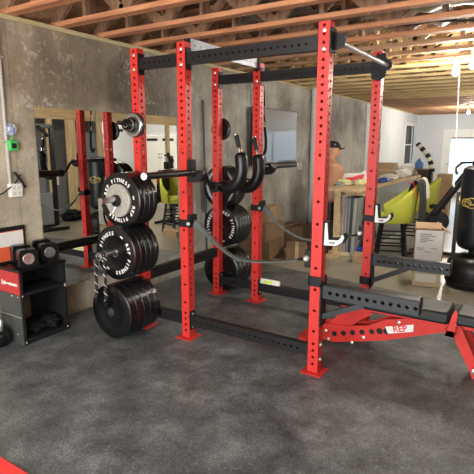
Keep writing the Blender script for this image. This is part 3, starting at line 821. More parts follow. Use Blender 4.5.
for yy, xs in ((.42, .006), (.72, .0)):
    pp_ = [(-.045, yy, -.14), (.02, yy, -.148), (.075, yy, -.135), (.125, yy, -.085), (.150, yy, -.01), (.150, yy, .07), (.138, yy, .15)]
    pp_ = [(x + xs, y, z - (.02 if yy > .5 else 0)) for x, y, z in pp_]
    sm = smooth(pp_)
    rr = [.054] * (len(sm) - 3) + [.051, .044, .026]
    MB().tube(sm, rr, 18).build('shoulder_pad', VINYL, bar)
    e = Vector(pp_[-1]); dv = Vector((-.028, 0, .1)).normalized()
    hd = MB().cyl(e, e + dv * .05, .014, 14).build('handle', CHROME, bar)
    MB().lathe(e + dv * .04, dv, [(0, .014), (.005, .021), (.10, .021), (.105, .015), (.11, 0)], 16).build('grip', FOAM, hd)
    MB().lathe(e + dv * .146, dv, [(0, .0195), (.01, .0195), (.014, .012)], 16).build('grip_cap', CHROME, hd)

# ------------------------------------------------------------------ safety straps
def strap(y, label, pts, yb):
    T = thing('safety_strap', label, 'safety strap', (0, y, .0), 0, 'safety straps')
    rows = []
    sm = smooth(pts[:-1], 6); n = len(sm)
    MB().tube([sm[-2], Vector(pts[-1])], .009, 10).build('end_link', BLK2, T)
    for i, p in enumerate(sm):
        t = i / (n - 1)
        tw = math.radians(70) * (1 - min(1, t * 3.2))    # webbing twists flat mid-span
        hw = .031 - .009 * math.sin(PI * min(1, t * 1.6))
        d = (sm[min(i + 1, n - 1)] - sm[max(i - 1, 0)]).normalized(); sd = Vector((0, 1, 0)); up = d.cross(sd)
        a = sd * math.cos(tw) + up * math.sin(tw)
        rows.append([p - a * hw, p - a * hw * .33, p + a * hw * .33, p + a * hw])
    MB().quad_grid(rows).build('webbing', STRAP, T, solid=.007)
    MB().bb(-.048, -.0395, -.045, .045, .96, 1.03).bb(.0395, .07, -.045, .045, .965, 1.06).bb(-.048, .07, -.048, -.0395, .96, 1.02).bb(-.048, .07, .0395, .048, .96, 1.02).build('bracket', BLK2, T)
    MB().lathe((.055, -.048, .99), (0, -1, 0), [(0, .016), (.01, .016), (.016, .008)], 14).build('bolt_head', ZINC, T)
    x = D2
    MB().bb(x - .085, x - .0395, -.04, .04, .78, .90).build('end_bracket', BLK2, T)
    MB().lathe((x - .07, -.041, .843), (0, -1, 0), [(0, .022), (.012, .022), (.02, .012)], 16).build('end_knob', ZINC, T)
    return T
strap(0, 'grey webbing safety strap slung between the near uprights', [(.07, 0, .995), (.14, 0, .965), (.25, 0, .885), (.38, 0, .80), (.52, 0, .757), (.72, 0, .765), (.92, 0, .80), (1.0, 0, .82), (1.07, 0, .84)], 0)
strap(W_, 'grey webbing safety strap slung between the far uprights', [(.07, 0, .995), (.13, 0, .95), (.24, 0, .85), (.38, 0, .765), (.55, 0, .722), (.75, 0, .735), (.92, 0, .78), (1.0, 0, .805), (1.07, 0, .83)], 0)

# ------------------------------------------------------------------ spotter arms
def spotter(y, label, zc, zclamp, zb):
    T = thing('spotter_arm', label, 'spotter arm', (D2, y, 0), 0, 'spotter arms')
    MB().htube((.052, 0, zc), PX, PY, .64, .062, .088, [.055 + .0508 * k for k in range(12)], [], r=.0135, seg=14).build('beam', GREY, T)
    MB().bb(.06, .685, -.028, .028, zc + .0442, zc + .052).bb(.685, .693, -.031, .031, zc - .04, zc + .075).build('liner', BLK, T)
    MB().bb(-.049, .05, -.049, -.0395, zclamp - .035, zclamp + .035).bb(-.049, .05, .0395, .049, zclamp - .035, zclamp + .035).bb(-.049, -.0395, -.049, .049, zclamp - .035, zclamp + .035)\
        .bb(.0395, .0515, -.049, .049, zc - .25, zc + .06).build('clamp', BLK2, T)
    MB().bar((.05, 0, zb), (.34, 0, zc - .045), .05, .035).build('brace', GREY, T)
spotter(0, 'grey spotter arm with big round holes on front near upright', .62, .69, .44)
spotter(W_, 'grey spotter arm with big round holes on front far upright', .61, .42, .42)

# black cable attachment hung behind the far top crossmember
ca = thing('cable_attachment', 'black strap and steel handle hanging behind the far top crossmember', 'cable attachment', (-.04, W_ + .12, 0))
MB().tube([(0, -.06, 2.28), (0, -.01, 2.33), (.0, .03, 2.25), (.01, .03, 2.1), (.015, .03, 1.98)], .012, 8, flat=(.016, .004)).build('strap', BLK2, ca)
MB().cyl((.015, .03, 1.97), (.02, .03, 1.90), .012, 10).cyl((.03, .03, 1.83), (.03, .03, 1.78), .012, 10).build('swivel', CHROME, ca)
MB().tube([(.02, .03, 1.9), (.028, .03, 1.86), (.03, .03, 1.83)], .008, 8).tube(smooth([(.03, .03, 1.78), (.045, .03, 1.65), (.04, .03, 1.55), (.01, .03, 1.51), (-.02, .03, 1.55)]), .015, 10).build('handle', FOAM, ca)
tag(MB().tube(smooth([(-.16, W_ + .05, 2.28), (-.17, W_ + .12, 2.2), (-.15, W_ + .12, 2.0), (-.1, W_ + .12, 1.8), (-.12, W_ + .12, 1.62)]), .006, 8).build('jump_rope', mat('grey_cable', (.1, .1, .1), .5)),
    'thin grey jump rope hanging behind the far top crossmember', 'jump rope')
# dark bar standing in for the wall shadow behind the far rear upright
lb_ = thing('wall_shadow_bar', 'thin dark bar standing in for a shadow on the concrete wall', 'bar', (XW + .04, 1.96, 0))
MB().cyl((0.02, 0, .02), (-.02, 0, 2.15), .014, 14).build('shaft', mat('shadow_bar_grey', (.07, .07, .065), .6), lb_)
MB().cyl((.0, 0, .75), (-.0, 0, 1.32), .025, 16).build('sleeve', MATS['shadow_bar_grey'], lb_)

# ================================================================== WEIGHT BENCH
bn = thing('weight_bench', 'adjustable weight bench with black pads and red steel frame', 'bench', (0, .566, Z0))
BP = mat('bench_pad_vinyl', (.012, .013, .014), .42, spec=.4, bump=.25, bscale=220)
MB().bb(1.10, 1.945, -.15, .15, .375, .462).build('back_pad', BP, bn, bevel=.02)
MB().bb(1.985, 2.34, -.15, .15, .385, .468).build('seat_pad', BP, bn, bevel=.02)
for sy in (-.058, .052):
    sp_ = MB().prism([(.87, .05), (.90, .025), (1.10, .022), (1.50, .13), (1.95, .305), (1.98, .345), (1.95, .365), (1.70, .35), (1.50, .30), (1.36, .22), (1.20, .185), (1.0, .165), (.87, .10)], (0, sy, 0), (1, 0, 0), (0, 0, 1), -.006)
    sp_.build('side_plate', RED, bn)
# ladder of adjustment holes on the near plate (dark ovals cut in) and bolts
hl = MB()
for k in range(5): hl.lathe((1.10 + k * .075, -.0645, .098 + k * .021), (0, -1, 0), [(0, .021), (.0015, .021)], 14)
for k in range(2): hl.lathe((1.46 + k * .055, -.0645, .20 + k * .01), (0, -1, 0), [(0, .025), (.0015, .025)], 14)
hl.build('adjustment_slots', BLK2, bn)
bt = MB()
for (x, z) in ((1.03, .11), (1.055, .045), (1.34, .12), (1.60, .30), (1.955, .325), (1.965, .42), (1.25, .06)):
    bt.lathe((x, -.0645, z), (0, -1, 0), [(0, .013), (.008, .013), (.012, .006)], 12)
bt.build('bolts', ZINC, bn)
MB().prism([(1.525, .195), (1.705, .25), (1.705, .305), (1.50, .245)], (0, -.0645, 0), (1, 0, 0), (0, 0, 1), .003).build('name_plate', PLASW, bn)
nb = [o for o in bpy.data.objects if o.parent == bn and o.name.startswith('name_plate')][0]
text_mb('REP', .066, frame((1.61, -.0682, .25), (.965, 0, .26), (-.26, 0, .965)), bold=.002).build('lettering', REDP, nb)
MB().prism([(1.02, .15), (1.14, .28), (1.24, .33), (1.34, .345), (1.40, .32), (1.30, .25), (1.22, .17)], (0, -.045, 0), (1, 0, 0), (0, 0, 1), -.006)\
    .prism([(1.02, .15), (1.14, .28), (1.24, .33), (1.34, .345), (1.40, .32), (1.30, .25), (1.22, .17)], (0, .045, 0), (1, 0, 0), (0, 0, 1), -.006).build('ladder_bracket', RED, bn)
MB().bb(1.14, 1.93, -.05, .05, .335, .364).build('pad_frame', RED, bn)
MB().bb(2.0, 2.29, -.05, .05, .335, .374).build('seat_frame', RED, bn)
MB().bb(.84, .93, -.18, .18, .03, .075).build('rear_foot', RED, bn, bevel=.006)
for sy in (-.2, .2):
    MB().lathe((.885, sy - .012, .04), (0, 1, 0), [(0, .0), (0, .034), (.006, .039), (.018, .039), (.024, .034), (.024, 0)], 20, cap=False).build('transport_wheel', RED, bn)
MB().prism([(1.93, .36), (2.02, .36), (2.17, .05), (2.20, .0), (2.12, .0), (2.10, .05)], (0, -.075, 0), (1, 0, 0), (0, 0, 1), -.045).build('leg', RED, bn)
MB().prism([(1.93, .36), (2.02, .36), (2.17, .05), (2.20, .0), (2.12, .0), (2.10, .05)], (0, .12, 0), (1, 0, 0), (0, 0, 1), -.045).build('leg', RED, bn)
MB().lathe((2.135, -.121, .075), (0, -1, 0), [(0, .02), (.008, .02), (.014, .01)], 14).build('bolts', ZINC, bn)
MB().prism([(1.93, .30), (1.99, .30), (2.0, .47), (1.985, .50), (1.97, .47)], (0, -.15, 0), (1, 0, 0), (0, 0, 1), -.01)\
    .bb(1.93, 1.99, -.15, .15, .30, .34).build('hinge_bracket', RED, bn)
MB().bb(1.2, 1.45, .06, .075, .1, .2).build('brace', BLK2, bn)

# level / light bar on the far bottom crossmember
lv = thing('bubble_level', 'small yellow and white level lying on the far bottom crossmember', 'level', (.17, W_ - .01, Z0 + .2))
MB().bb(-.11, .11, -.012, .012, 0, .05).build('body', PLASW, lv, bevel=.003)
MB().bb(-.07, .03, -.0145, -.0125, .008, .042).build('sticker', mat('lime_sticker', (.65, .8, .12), .5), lv)

# ================================================================== LEFT STORAGE BOX
bx = thing('storage_cabinet', 'low black and red plyo cabinet with open shelves against the left wall', 'cabinet', (-.985, -.867, Z0))
# local: x from -.30 to 0 (front open side at x=0), y 0 .. .423
bw, bd, bh = .30, .423, .605
MB().bb(-bw, 0, 0, .02, 0, bh - .001).build('side_panel', mat('black_panel', (.014, .014, .015), .45, spec=.35), bx)
MB().bb(-bw, 0, bd - .02, bd, 0, bh - .001).build('side_panel', MATS['black_panel'], bx)
MB().bb(-bw, -bw + .012, .0205, bd - .0205, .0, bh - .001).build('back_panel', MATS['black_panel'], bx)
MB().bb(-bw, .004, -.012, bd + .012, bh, bh + .02).build('top_panel', VINYL, bx, bevel=.003)
MB().bb(-bw + .013, 0, .0205, bd - .0205, 0.0, .045).build('shelf', MATS['black_panel'], bx)
MB().bb(-bw + .013, 0, .0205, bd - .0205, .405, .43).build('shelf', MATS['black_panel'], bx)
MB().bb(-bw + .004, -.01, -.008, -.0005, .42, bh - .004).build('front_panel', mat('dull_red_panel', (.45, .035, .035), .45), bx)
MB().bb(-bw + .004, -.01, -.006, -.0005, .0, .416).build('front_panel', mat('charcoal_panel', (.075, .08, .075), .45, var=.2, scale=4), bx)
MB().bb(-bw + .004, -.01, -.008, -.0065, .228, .236).build('trim_line', ZINC, bx)
lg = MB(); lg.box((-.16, -.0095, .50), (.16, .0015, .010)); lg.box((-.235, -.0095, .50), (.012, .0015, .045)); lg.lathe((-.20, -.009, .50), (0, -1, 0), [(0, .016), (.0015, .016)], 12)
for k in range(8): lg.box((-.135 + k * .014, -.0098, .50), (.010, .002, .02))
lg.build('emblem', WHITE, bx)
rv = MB()
for (yy, zz) in ((.012, .02), (.012, .41), (bd - .012, .03), (bd - .012, .40), (bd - .012, .415)):
    rv.lathe((.0, yy, zz), (1, 0, 0), [(0, .007), (.003, .005), (.004, 0)], 10)
for (xx, zz) in ((-.12, .40), (-.04, .40), (-.08, .08)): rv.lathe((xx, -.0065, zz), (0, -1, 0), [(0, .007), (.003, .005), (.004, 0)], 10)
rv.build('rivets', ZINC, bx)
tag(MB().blob((-1.12, -.70, Z0 + .085), .10, .11, .045, 3, .5, 3, 1, .04).build('cloth_bundle', DARK), 'dark bundle of straps on the cabinet bottom shelf, left one', 'cloth bundle')
tag(MB().blob((-1.10, -.55, Z0 + .09), .10, .075, .05, 3, .5, 3, 5, .043).build('cloth_bundle', DARK), 'dark bundle of straps on the cabinet bottom shelf, right one', 'cloth bundle')
tag(MB().bb(-1.262, -1.252, -.80, -.62, Z0 + .12, Z0 + .36).build('flattened_carton', CARDD), 'brown carton standing at the back inside the cabinet', 'carton')
# dumbbells on top
def dumbbell(x, y, rz, label, facem):
    T = thing('dumbbell', label, 'dumbbell', (x, y, Z0 + bh + .02), rz, 'adjustable dumbbells on the cabinet')
    def rr(hw, x0, x1, h0, h1, rad=.028):
        poly = []
        for cx, cy, a0 in ((hw - rad, h1 - rad, 0), (-hw + rad, h1 - rad, 90), (-hw + rad, h0 + rad, 180), (hw - rad, h0 + rad, 270)):
            for k in range(5):
                a = math.radians(a0 + k * 22.5); poly.append((cx + rad * math.cos(a), cy + rad * math.sin(a)))
        return MB().prism(poly, (x0, 0, 0), (0, 1, 0), (0, 0, 1), x1 - x0)
    for nm, x0, x1 in (('head', -.075, 0), ('head', -.28, -.205)):
        hd_ = rr(.078, x0, x1, 0, .150).build(nm, RUB, T, bevel=.006)
    MB().cyl((-.205, 0, .075), (-.075, 0, .075), .018, 18).build('handle', CHROME, T)
    MB().lathe((.0005, 0, .077), (1, 0, 0), [(0, .045), (.004, .045), (.006, .040), (.005, .036), (.008, .0)], 28, cap=False).build('end_cap', facem, T)
dumbbell(-.988, -.775, math.radians(-20) + 0 * PI, 'black adjustable dumbbell with dull red end disc, nearer on cabinet', mat('reddish_disc', (.36, .12, .10), .35, .6, col2=(.5, .42, .40), scale=40))
dumbbell(-1.045, -.54, math.radians(-20), 'black adjustable dumbbell with silver end disc, farther on cabinet', mat('silver_disc', (.5, .5, .48), .35, .8, col2=(.22, .22, .21), scale=40))
sg = thing('framed_sign', 'black framed orange and white sign leaning on wall above cabinet', 'sign', (-1.285, -.80, Z0 + bh + .021))
MB().bb(0, .012, -.32, .20, 0, .30).build('frame', BLK, sg, bevel=.003)
MB().bb(.0125, .014, -.30, .18, .02, .265).build('face', mat('orange_red_face', (.75, .12, .05), .5), sg)
wv = MB(); wv.bb(.0145, .0155, -.04, .175, .14, .26)
for k in range(7): wv.lathe((.0145, -.16 + k * .035, .17 + .006 * (k % 2)), (1, 0, 0), [(0, .018), (.0015, .018)], 12)
wv.build('white_pattern', PLASW, sg)
kb = thing('kettlebell', 'black kettlebell on the floor in front of the cabinet', 'kettlebell', (-1.165, -.985, Z0))
MB().lathe((0, 0, 0), (0, 0, 1), [(0, .05), (.004, .062), (.03, .085), (.075, .097), (.12, .085), (.15, .055), (.165, .03), (.17, 0)], 28).build('body', RUB, kb)
MB().tube(smooth([(-.052, 0, .13), (-.062, 0, .19), (-.045, 0, .235), (0, 0, .25), (.045, 0, .235), (.062, 0, .19), (.052, 0, .13)]), .016, 12).build('handle', STEEL, kb)

# ================================================================== PUNCHING BAG
pg = thing('punching_bag', 'freestanding black punching bag with gold emblem on round base', 'punching bag', (1.815, 3.0, 0))
MB().lathe((0, 0, 0.001), (0, 0, 1), [(0, .24), (.01, .275), (.06, .29), (.20, .29), (.28, .275), (.345, .22), (.37, .14), (.385, .12), (.39, 0)], 48, cap=False).build('base', mat('black_base_plastic', (.009, .009, .01), .35, spec=.4), pg)
rb = MB()
for k in range(16):
    a = k * PI / 8; c_, s_ = math.cos(a), math.sin(a)
    rb.bar((c_ * .288, s_ * .288, .07), (c_ * .288, s_ * .288, .2), .012, .008, up=(c_, s_, 0))
rb.lathe((0, 0, .055), (0, 0, 1), [(0, .289), (.004, .296), (.016, .296), (.02, .289)], 48, cap=False)
rb.build('base_ribs', MATS['black_base_plastic'], pg)
MB().cyl((0, 0, .38), (0, 0, .47), .06, 20).build('neck', BLK2, pg)
MB().lathe((0, 0, .44), (0, 0, 1), [(0, .0), (0, .14), (.02, .175), (.06, .195), (.1, .2), (.86, .2), (.91, .19), (.94, .15), (.95, 0)], 40, cap=False).build('bag', BAGM, pg)
def emblem(a, nm='emblem'):
    eb = MB(); c_ = Vector((math.cos(a), math.sin(a), 0)); t_ = Vector((-math.sin(a), math.cos(a), 0))
    def P_(u, v):   # wrap around the bag
        an = a + u / .203
        return Vector((math.cos(an) * .203, math.sin(an) * .203, .98 + v))
    eb.tube([P_(.085 * math.cos(t * PI / 12), .055 * math.sin(t * PI / 12)) for t in range(25)], .006, 6)
    eb.tube([P_(.12 * math.cos(t * PI / 12) * .5 - .07, .04 * math.sin(t * PI / 12)) for t in range(25)], .006, 6)
    eb.tube([P_(-.12 + .24 * t / 10, .018 * math.sin(t * .9)) for t in range(11)], .007, 6)
    eb.build(nm, GOLD, pg)
emblem(math.radians(-105)); emblem(math.radians(165)); 

# ================================================================== CARTONS BESIDE THE BAG
c1 = thing('carton', 'flat pale carton standing under the white labelled box', 'carton', (1.355, 2.76, 0), math.radians(14))
MB().bb(-.15, .15, -.12, .16, .001, .21).build('box', CARDP, c1, bevel=.003)
MB().bb(-.12, .10, -.1225, -.1205, .06, .15).build('shipping_label', PLASW, c1)
c2 = thing('carton', 'open brown carton with large white printed sheet on its front', 'carton', (1.355, 2.76, .213), math.radians(14))
MB().bb(-.15, .15, -.12, -.115, 0, .42).bb(-.15, .15, .155, .16, 0, .42).bb(-.15, -.145, -.115, .155, 0, .42).bb(.145, .15, -.115, .155, 0, .42).bb(-.145, .145, -.115, .155, 0, .005).build('box', CARD, c2)
MB().box((0, .20, .455), (.29, .10, .004), Matrix.Rotation(math.radians(40), 3, 'X')).box((.185, .02, .44), (.09, .27, .004), Matrix.Rotation(math.radians(30), 3, 'Y')).build('flap', CARD, c2)
MB().bb(-.148, .14, -.127, -.122, .02, .45).build('printed_sheet', PLASW, c2)
pt = MB()
for k, (x0, x1) in enumerate([(-.1, .02), (-.1, .06), (-.1, .0), (-.1, .04), (-.1, -.03)]): pt.bb(x0, x1, -.1285, -.1275, .40 - k * .022, .41 - k * .022)
for x0, x1, z in ((-.13, -.05, .24), (.02, .09, .24), (-.05, .03, .2), (-.13, -.06, .222), (-.02, .06, .07)): pt.bb(x0, x1, -.1285, -.1275, z, z + .007)
pt.build('print_lines', mat('grey_print', (.3, .3, .29), .7), c2)
tag(MB().blob((1.33, 2.70, .64), .13, .05, .03, 3, .5, 3, 3).build('cloth_bundle', mat('brown_cloth', (.16, .07, .04), .9)), 'brown cloth lying across the top of the open carton', 'cloth')

# ================================================================== COUNTER STOOLS
def stool(x, y, rz, label):
    T = thing('counter_stool', label, 'stool', (x, y, 0), rz, 'lime green counter stools')
    # faces -x ; back at +x
    rows = []
    for i in range(13):
        a = math.radians(-115 + i * 230 / 12)
        ca, sa = math.cos(a), math.sin(a)
        hgt = .18 + .36 * max(0, math.cos(a * .72)) ** 1.5
        rows.append([(ca * .235, sa * .235, .56), (ca * .255, sa * .25, .56 + hgt * .4), (ca * .275, sa * .255, .56 + hgt * .8), (ca * .285, sa * .255, .56 + hgt)])
    MB().quad_grid(rows).build('backrest', LIME, T, solid=-.045, bevel=.01)
    MB().lathe((0, 0, .55), (0, 0, 1), [(0, .20), (.01, .232), (.08, .232), (.11, .21), (.125, .12), (.128, 0)], 32).build('seat', LIME, T)
    for sx, sy in ((-1, -1), (-1, 1), (1, -1), (1, 1)):
        MB().bar((sx * .14, sy * .14, .55), (sx * .20, sy * .20, 0.001), .036, .036).build('leg', BLK2, T)
    st_ = MB()
    for z in (.16, .27, .38):
        e = .14 + (.55 - z) / .55 * .06
        st_.bar((-e, -e, z), (e, -e, z), .018, .022); st_.bar((-e, e, z), (e, e, z), .018, .022)
        st_.bar((-e, -e, z + .03), (-e, e, z + .03), .018, .022); st_.bar((e, -e, z + .03), (e, e, z + .03), .018, .022)
    st_.build('stretcher', BLK2, T)
    return T
stool(.67, 3.78, math.radians(18), 'lime green upholstered counter stool draped with a black jacket')
stool(.71, 5.15, math.radians(10), 'lime green upholstered counter stool behind the draped one')
# jacket, cream cloth over the near stool's back
def drape(name, m_, cx, cy, w_, ztop, zf, zb, off, seed):
    rows = []
    for i in range(15):
        t = i / 14; yy = cy - w_ / 2 + w_ * t; col = []
        prof = [(-off, zf), (-off * .95, zf + (ztop - zf) * .35), (-off * .85, zf + (ztop - zf) * .7), (-off * .5, ztop - .02), (0, ztop), (off * .5, ztop - .02), (off * .9, zb + (ztop - zb) * .7), (off * 1.0, zb + (ztop - zb) * .3), (off, zb)]
        for k, (dx, z) in enumerate(prof):
            n_ = noise.noise(Vector((t * 4, k * .3, seed)))
            col.append((cx + dx + n_ * .025 + .35 * (t - .5) ** 2 * -.3, yy, z + (n_ * .06 if k in (0, 8) else n_ * .012)))
        rows.append(col)
    return MB().quad_grid(rows).build(name, m_, solid=.012, sub=1)
jk = drape('jacket', CLOTHB, .99, 3.88, .46, 1.150, .76, .50, .085, 2); jk.rotation_euler.z = 0
tag(jk, 'black jacket hanging over the back of the front green stool', 'jacket')
tag(drape('towel', CLOTHW, .99, 4.10, .14, 1.165, .95, .85, .085, 9), 'cream cloth over the stool back beside the black jacket', 'cloth')
tag(MB().tube(smooth([(.89, 3.64, 1.10), (.92, 3.635, 1.13), (.95, 3.645, 1.10), (.98, 3.64, 1.0), (1.0, 3.64, .90)]), .012, 8, flat=(.014, .005)).build('lanyard', REDC), 'red strap hanging over the side of the black jacket', 'strap')

# ================================================================== WORKBENCH
tb = thing('workbench', 'long pine workbench covered in packages along the concrete wall', 'workbench', (0, 0, 0))
tx0, tx1, tyy0, tyy1, tz = -.24, .27, 3.50, 7.4, 1.0
MB().bb(tx0, tx1, tyy0, tyy1, tz - .045, tz).build('tabletop', BENCHW, tb, bevel=.003)
MB().bb(tx0 + .02, tx1 - .03, tyy0 + .30, tyy0 + .34, tz - .12, tz - .046).build('apron', BENCHW, tb)
MB().bb(tx1 - .045, tx1 - .03, tyy0 + .42, tyy1 - .02, .02, tz - .047).build('cabinet_front', mat('dark_green_glass', (.045, .06, .045), .12, coat=.8, col2=(.20, .22, .17), scale=5), tb)
for (x, y) in ((tx0 + .16, tyy0 + .12), (tx1 - .12, tyy0 + .95), (tx0 + .2, tyy1 - .1), (tx1 - .12, tyy1 - .1)):
    MB().bb(x - .045, x + .045, y - .045, y + .045, .041, tz - .046).build('leg', BENCHW, tb)
MB().bb(tx0 + .08, tx0 + .23, tyy0 - .10, tyy0 + .2, .001, .04).build('foot_board', BENCHW, tb)
# sheet panels standing on edge under the bench
pc = [(.55, .52, .50), (.35, .36, .37), (.60, .50, .48), (.18, .20, .20), (.42, .45, .45), (.05, .055, .055), (.035, .04, .04), (.45, .46, .44), (.6, .6, .58), (.25, .27, .25)]
for k, c in enumerate(pc):
    nm = ['pinkish white', 'mid grey', 'pale pink', 'charcoal', 'light grey', 'black', 'wide black', 'silver grey', 'off-white', 'olive grey'][k]
    y0 = tyy0 + .16
    T = MB().box((tx0 + .225 + k * .022, y0 + .25, .432), (.012 if k not in (5, 6) else .02, .5, .84), Matrix.Rotation(math.radians(1.2), 3, 'Y')).build('sheet_panel', mat('panel_%d' % k, c, .4))
    tag(T, '%s sheet panel standing on edge under the workbench end' % nm, 'panel', 'sheet panels under the workbench')
# packages on the bench
def pkg(name, m_, c, r, label, cat, seed=1, amp=.45, fr=2.4, sub=3):
    return tag(MB().blob((c[0], c[1], tz + r[2] * .55), r[0], r[1], r[2], sub, amp, fr, seed, r[2] * .5).build(name, m_, angle=20), label, cat)
pb_ = thing('snack_bag', 'white package with red print lying on the workbench end', 'package', (-.16, 4.50, tz), math.radians(20))
MB().prism([(-.20, .0), (.19, .0), (.20, .10), (.17, .22), (.10, .165), (-.18, .15), (-.21, .08)], (0, .03, .002), (1, 0, 0), (0, 0, 1), -.05).build('package_body', PAPER, pb_, bevel=.015)
MB().prism([(-.15, .02), (.03, .025), (.13, .06), (.16, .15), (.05, .13), (-.03, .10), (-.14, .09)], (0, -.021 + .0, .0), (1, 0, 0), (0, 0, 1), .002).build('red_print', REDP, pb_)
pkg('wrapper', YEL, (-.17, 4.10, 0), (.11, .08, .06), 'yellow-green crumpled wrapper at the bench front edge, left one', 'wrapper', 2)
pkg('wrapper', YEL, (.03, 4.24, 0), (.12, .08, .055), 'yellow-green crumpled wrapper at the bench front edge, right one', 'wrapper', 5)
pkg('fabric_scrap', mat('camo_scrap', (.55, .56, .5), .8, col2=(.1, .1, .09), scale=30), (-.17, 3.90, 0), (.09, .06, .04), 'black and white patterned scrap in front of the left yellow wrapper', 'scrap', 7)
tag(MB().blob((.16, 5.05, tz + .03), .08, .28, .045, 3, .35, 2, 8, .03).build('plastic_bag', BLUE), 'bright blue plastic bag lying on the workbench', 'bag')
bxp = thing('carton', 'small tan cardboard box standing on the workbench by the wall', 'carton', (-.17, 6.35, tz), .1)
MB().bb(-.2, .2, -.14, .14, .001, .27).build('box', CARD, bxp, bevel=.003)
MB().bb(-.2, .2, -.1415, -.1405, .125, .15).build('tape', mat('tan_tape', (.55, .4, .22), .3), bxp)
pkg('tissue_paper', PAPER, (.06, 5.75, 0), (.15, .3, .06), 'white crumpled tissue paper, nearest heap on workbench', 'paper', 11)
pkg('tissue_paper', PAPER, (.10, 6.55, 0), (.14, .3, .12), 'white crumpled tissue paper, largest heap mid workbench', 'paper', 12)
pkg('tissue_paper', PAPER, (.0, 7.12, 0), (.18, .2, .12), 'white crumpled tissue paper, farthest heap on workbench', 'paper', 13)
pkg('plush_bundle', mat('grey_green_fabric', (.14, .15, .13), .9, col2=(.4, .4, .36), scale=14), (-.17, 6.80, 0), (.09, .12, .13), 'grey-green bundle beside the cardboard box on workbench', 'bundle', 14)
pkg('plush_bundle', mat('maroon_fabric', (.18, .05, .07), .9, col2=(.4, .38, .36), scale=14), (.20, 7.1, 0), (.05, .14, .07), 'small maroon bundle near the end of the workbench', 'bundle', 15)

# far end furniture: dark cabinet, striped scarf, blue jug, cartons
fc = thing('sideboard', 'dark brown low cabinet beyond the end of the workbench', 'cabinet', (-.25, 9.3, 0))
MB().bb(-.4, .32, 0, .5, .001, 1.0).build('body', mat('dark_brown_wood', (.06, .035, .025), .5), fc, bevel=.005)
MB().bb(-.42, .34, -.02, .52, 1.0, 1.03).build('top', mat('brown_wood_top', (.2, .12, .07), .5), fc)
for xx in (-.38, -.02): 
    dr_ = MB().bb(xx, xx + .32, -.014, -.001, .1, .95).build('door', MATS['dark_brown_wood'], fc)
    MB().cyl((xx + .28, -.03, .5), (xx + .28, -.03, .6), .008, 8).build('handle', STEEL, dr_)
tag(MB().lathe((-.22, 9.5, 1.032), (0, 0, 1), [(0, .09), (.01, .1), (.15, .1), (.2, .06), (.23, .035), (.25, .035)], 24).build('water_jug', mat('blue_jug', (.10, .25, .60), .3)), 'blue jug standing on the dark brown cabinet', 'jug')
po = thing('coat_stand', 'black upright stand beyond the workbench end', 'stand', (.26, 8.4, 0))
MB().cyl((0, 0, .02), (0, 0, 1.22), .035, 14).build('pole', BLK2, po)
MB().lathe((0, 0, .001), (0, 0, 1), [(0, .16), (.02, .16), (.03, .03)], 24).build('base', BLK2, po)
sc_ = thing('striped_scarf', 'black and cream striped scarf draped over the black stand', 'scarf', (.26, 8.4, 0))
pts = smooth([(-.30, -.1, 1.64), (-.24, -.1, 1.57), (-.15, -.1, 1.48), (-.06, -.1, 1.37), (-.01, -.1, 1.26), (.04, -.1, 1.14), (.06, -.1, 1.02)], 6)
kk = max(1, len(pts) // 9)
for q in range(9):
    seg = pts[q * 4:q * 4 + 5]
    if len(seg) > 1: MB().tube(seg, .055, 12).build('dark_stripe' if q % 2 == 0 else 'cream_stripe', CAPM if q % 2 == 0 else CLOTHW, sc_)
tag(MB().bb(.32, .62, 8.9, 9.2, .001, .95).build('carton', CARD, bevel=.004), 'tall tan carton standing right of the striped scarf', 'carton')

# ================================================================== MANNEQUIN (torso punching dummy)
FW = Vector((.86, .51, 0)); SD = Vector((-.51, .86, 0))
bob = thing('torso_dummy', 'tan torso training dummy wearing a black cap, on black stand', 'training dummy', (-.47, 4.30, 0))
def loft(rings, n=28, dent=None):
    rows = []
    for (z, c, hd, hw, p) in rings:
        row = []
        for k in range(n):
            a = 2 * PI * k / n; ca, sa = math.cos(a), math.sin(a)
            ca = math.copysign(abs(ca) ** p, ca); sa = math.copysign(abs(sa) ** p, sa)
            row.append(FW * (c + ca * hd) + SD * (sa * hw) + Vector((0, 0, z)))
        rows.append(row)
    mb = MB().quad_grid(rows, True); n0 = mb.n0
    mb.f.append(tuple(n0 + n - 1 - k for k in range(n))); mb.f.append(tuple(n0 + (len(rows) - 1) * n + k for k in range(n)))
    return mb
rings = [(.72, 0, .085, .12, 1), (.76, .0, .115, .165, .9), (.86, .005, .115, .16, .9), (.98, .01, .11, .15, .9), (1.08, .015, .115, .165, .9), (1.17, .03, .13, .185, .85), (1.25, .03, .135, .205, .85),
         (1.31, .015, .12, .22, .85), (1.355, -.005, .095, .21, .85), (1.385, -.02, .075, .14, .9), (1.405, -.02, .06, .08, 1), (1.43, -.01, .055, .062, 1), (1.455, .0, .055, .06, 1),
         (1.47, .02, .075, .062, 1), (1.485, .03, .088, .066, .95), (1.51, .03, .093, .072, .95), (1.54, .025, .096, .077, .95), (1.57, .015, .10, .078, 1), (1.61, .01, .10, .077, 1), (1.64, .005, .085, .065, 1), (1.66, 0, .05, .04, 1)]
bd_ = loft([(z - .03, c * 1.6 if z < 1.33 else c, hd * 1.12 if z < 1.35 else hd * 1.05, hw, p) for z, c, hd, hw, p in rings])
bodyo = bd_.build('body', SKIN, bob, angle=180, sub=1)
hp = lambda f, s_, z: FW * f + SD * s_ + Vector((0, 0, z - .03))
MB().prism([(.0, -.03), (.03, -.028), (.036, -.018), (.01, .035), (0, .035)], hp(.112, -.012, 1.545), FW, (0, 0, 1), .024 * -1).build('nose', SKIN, bob, bevel=.006, loc=SD * .0)
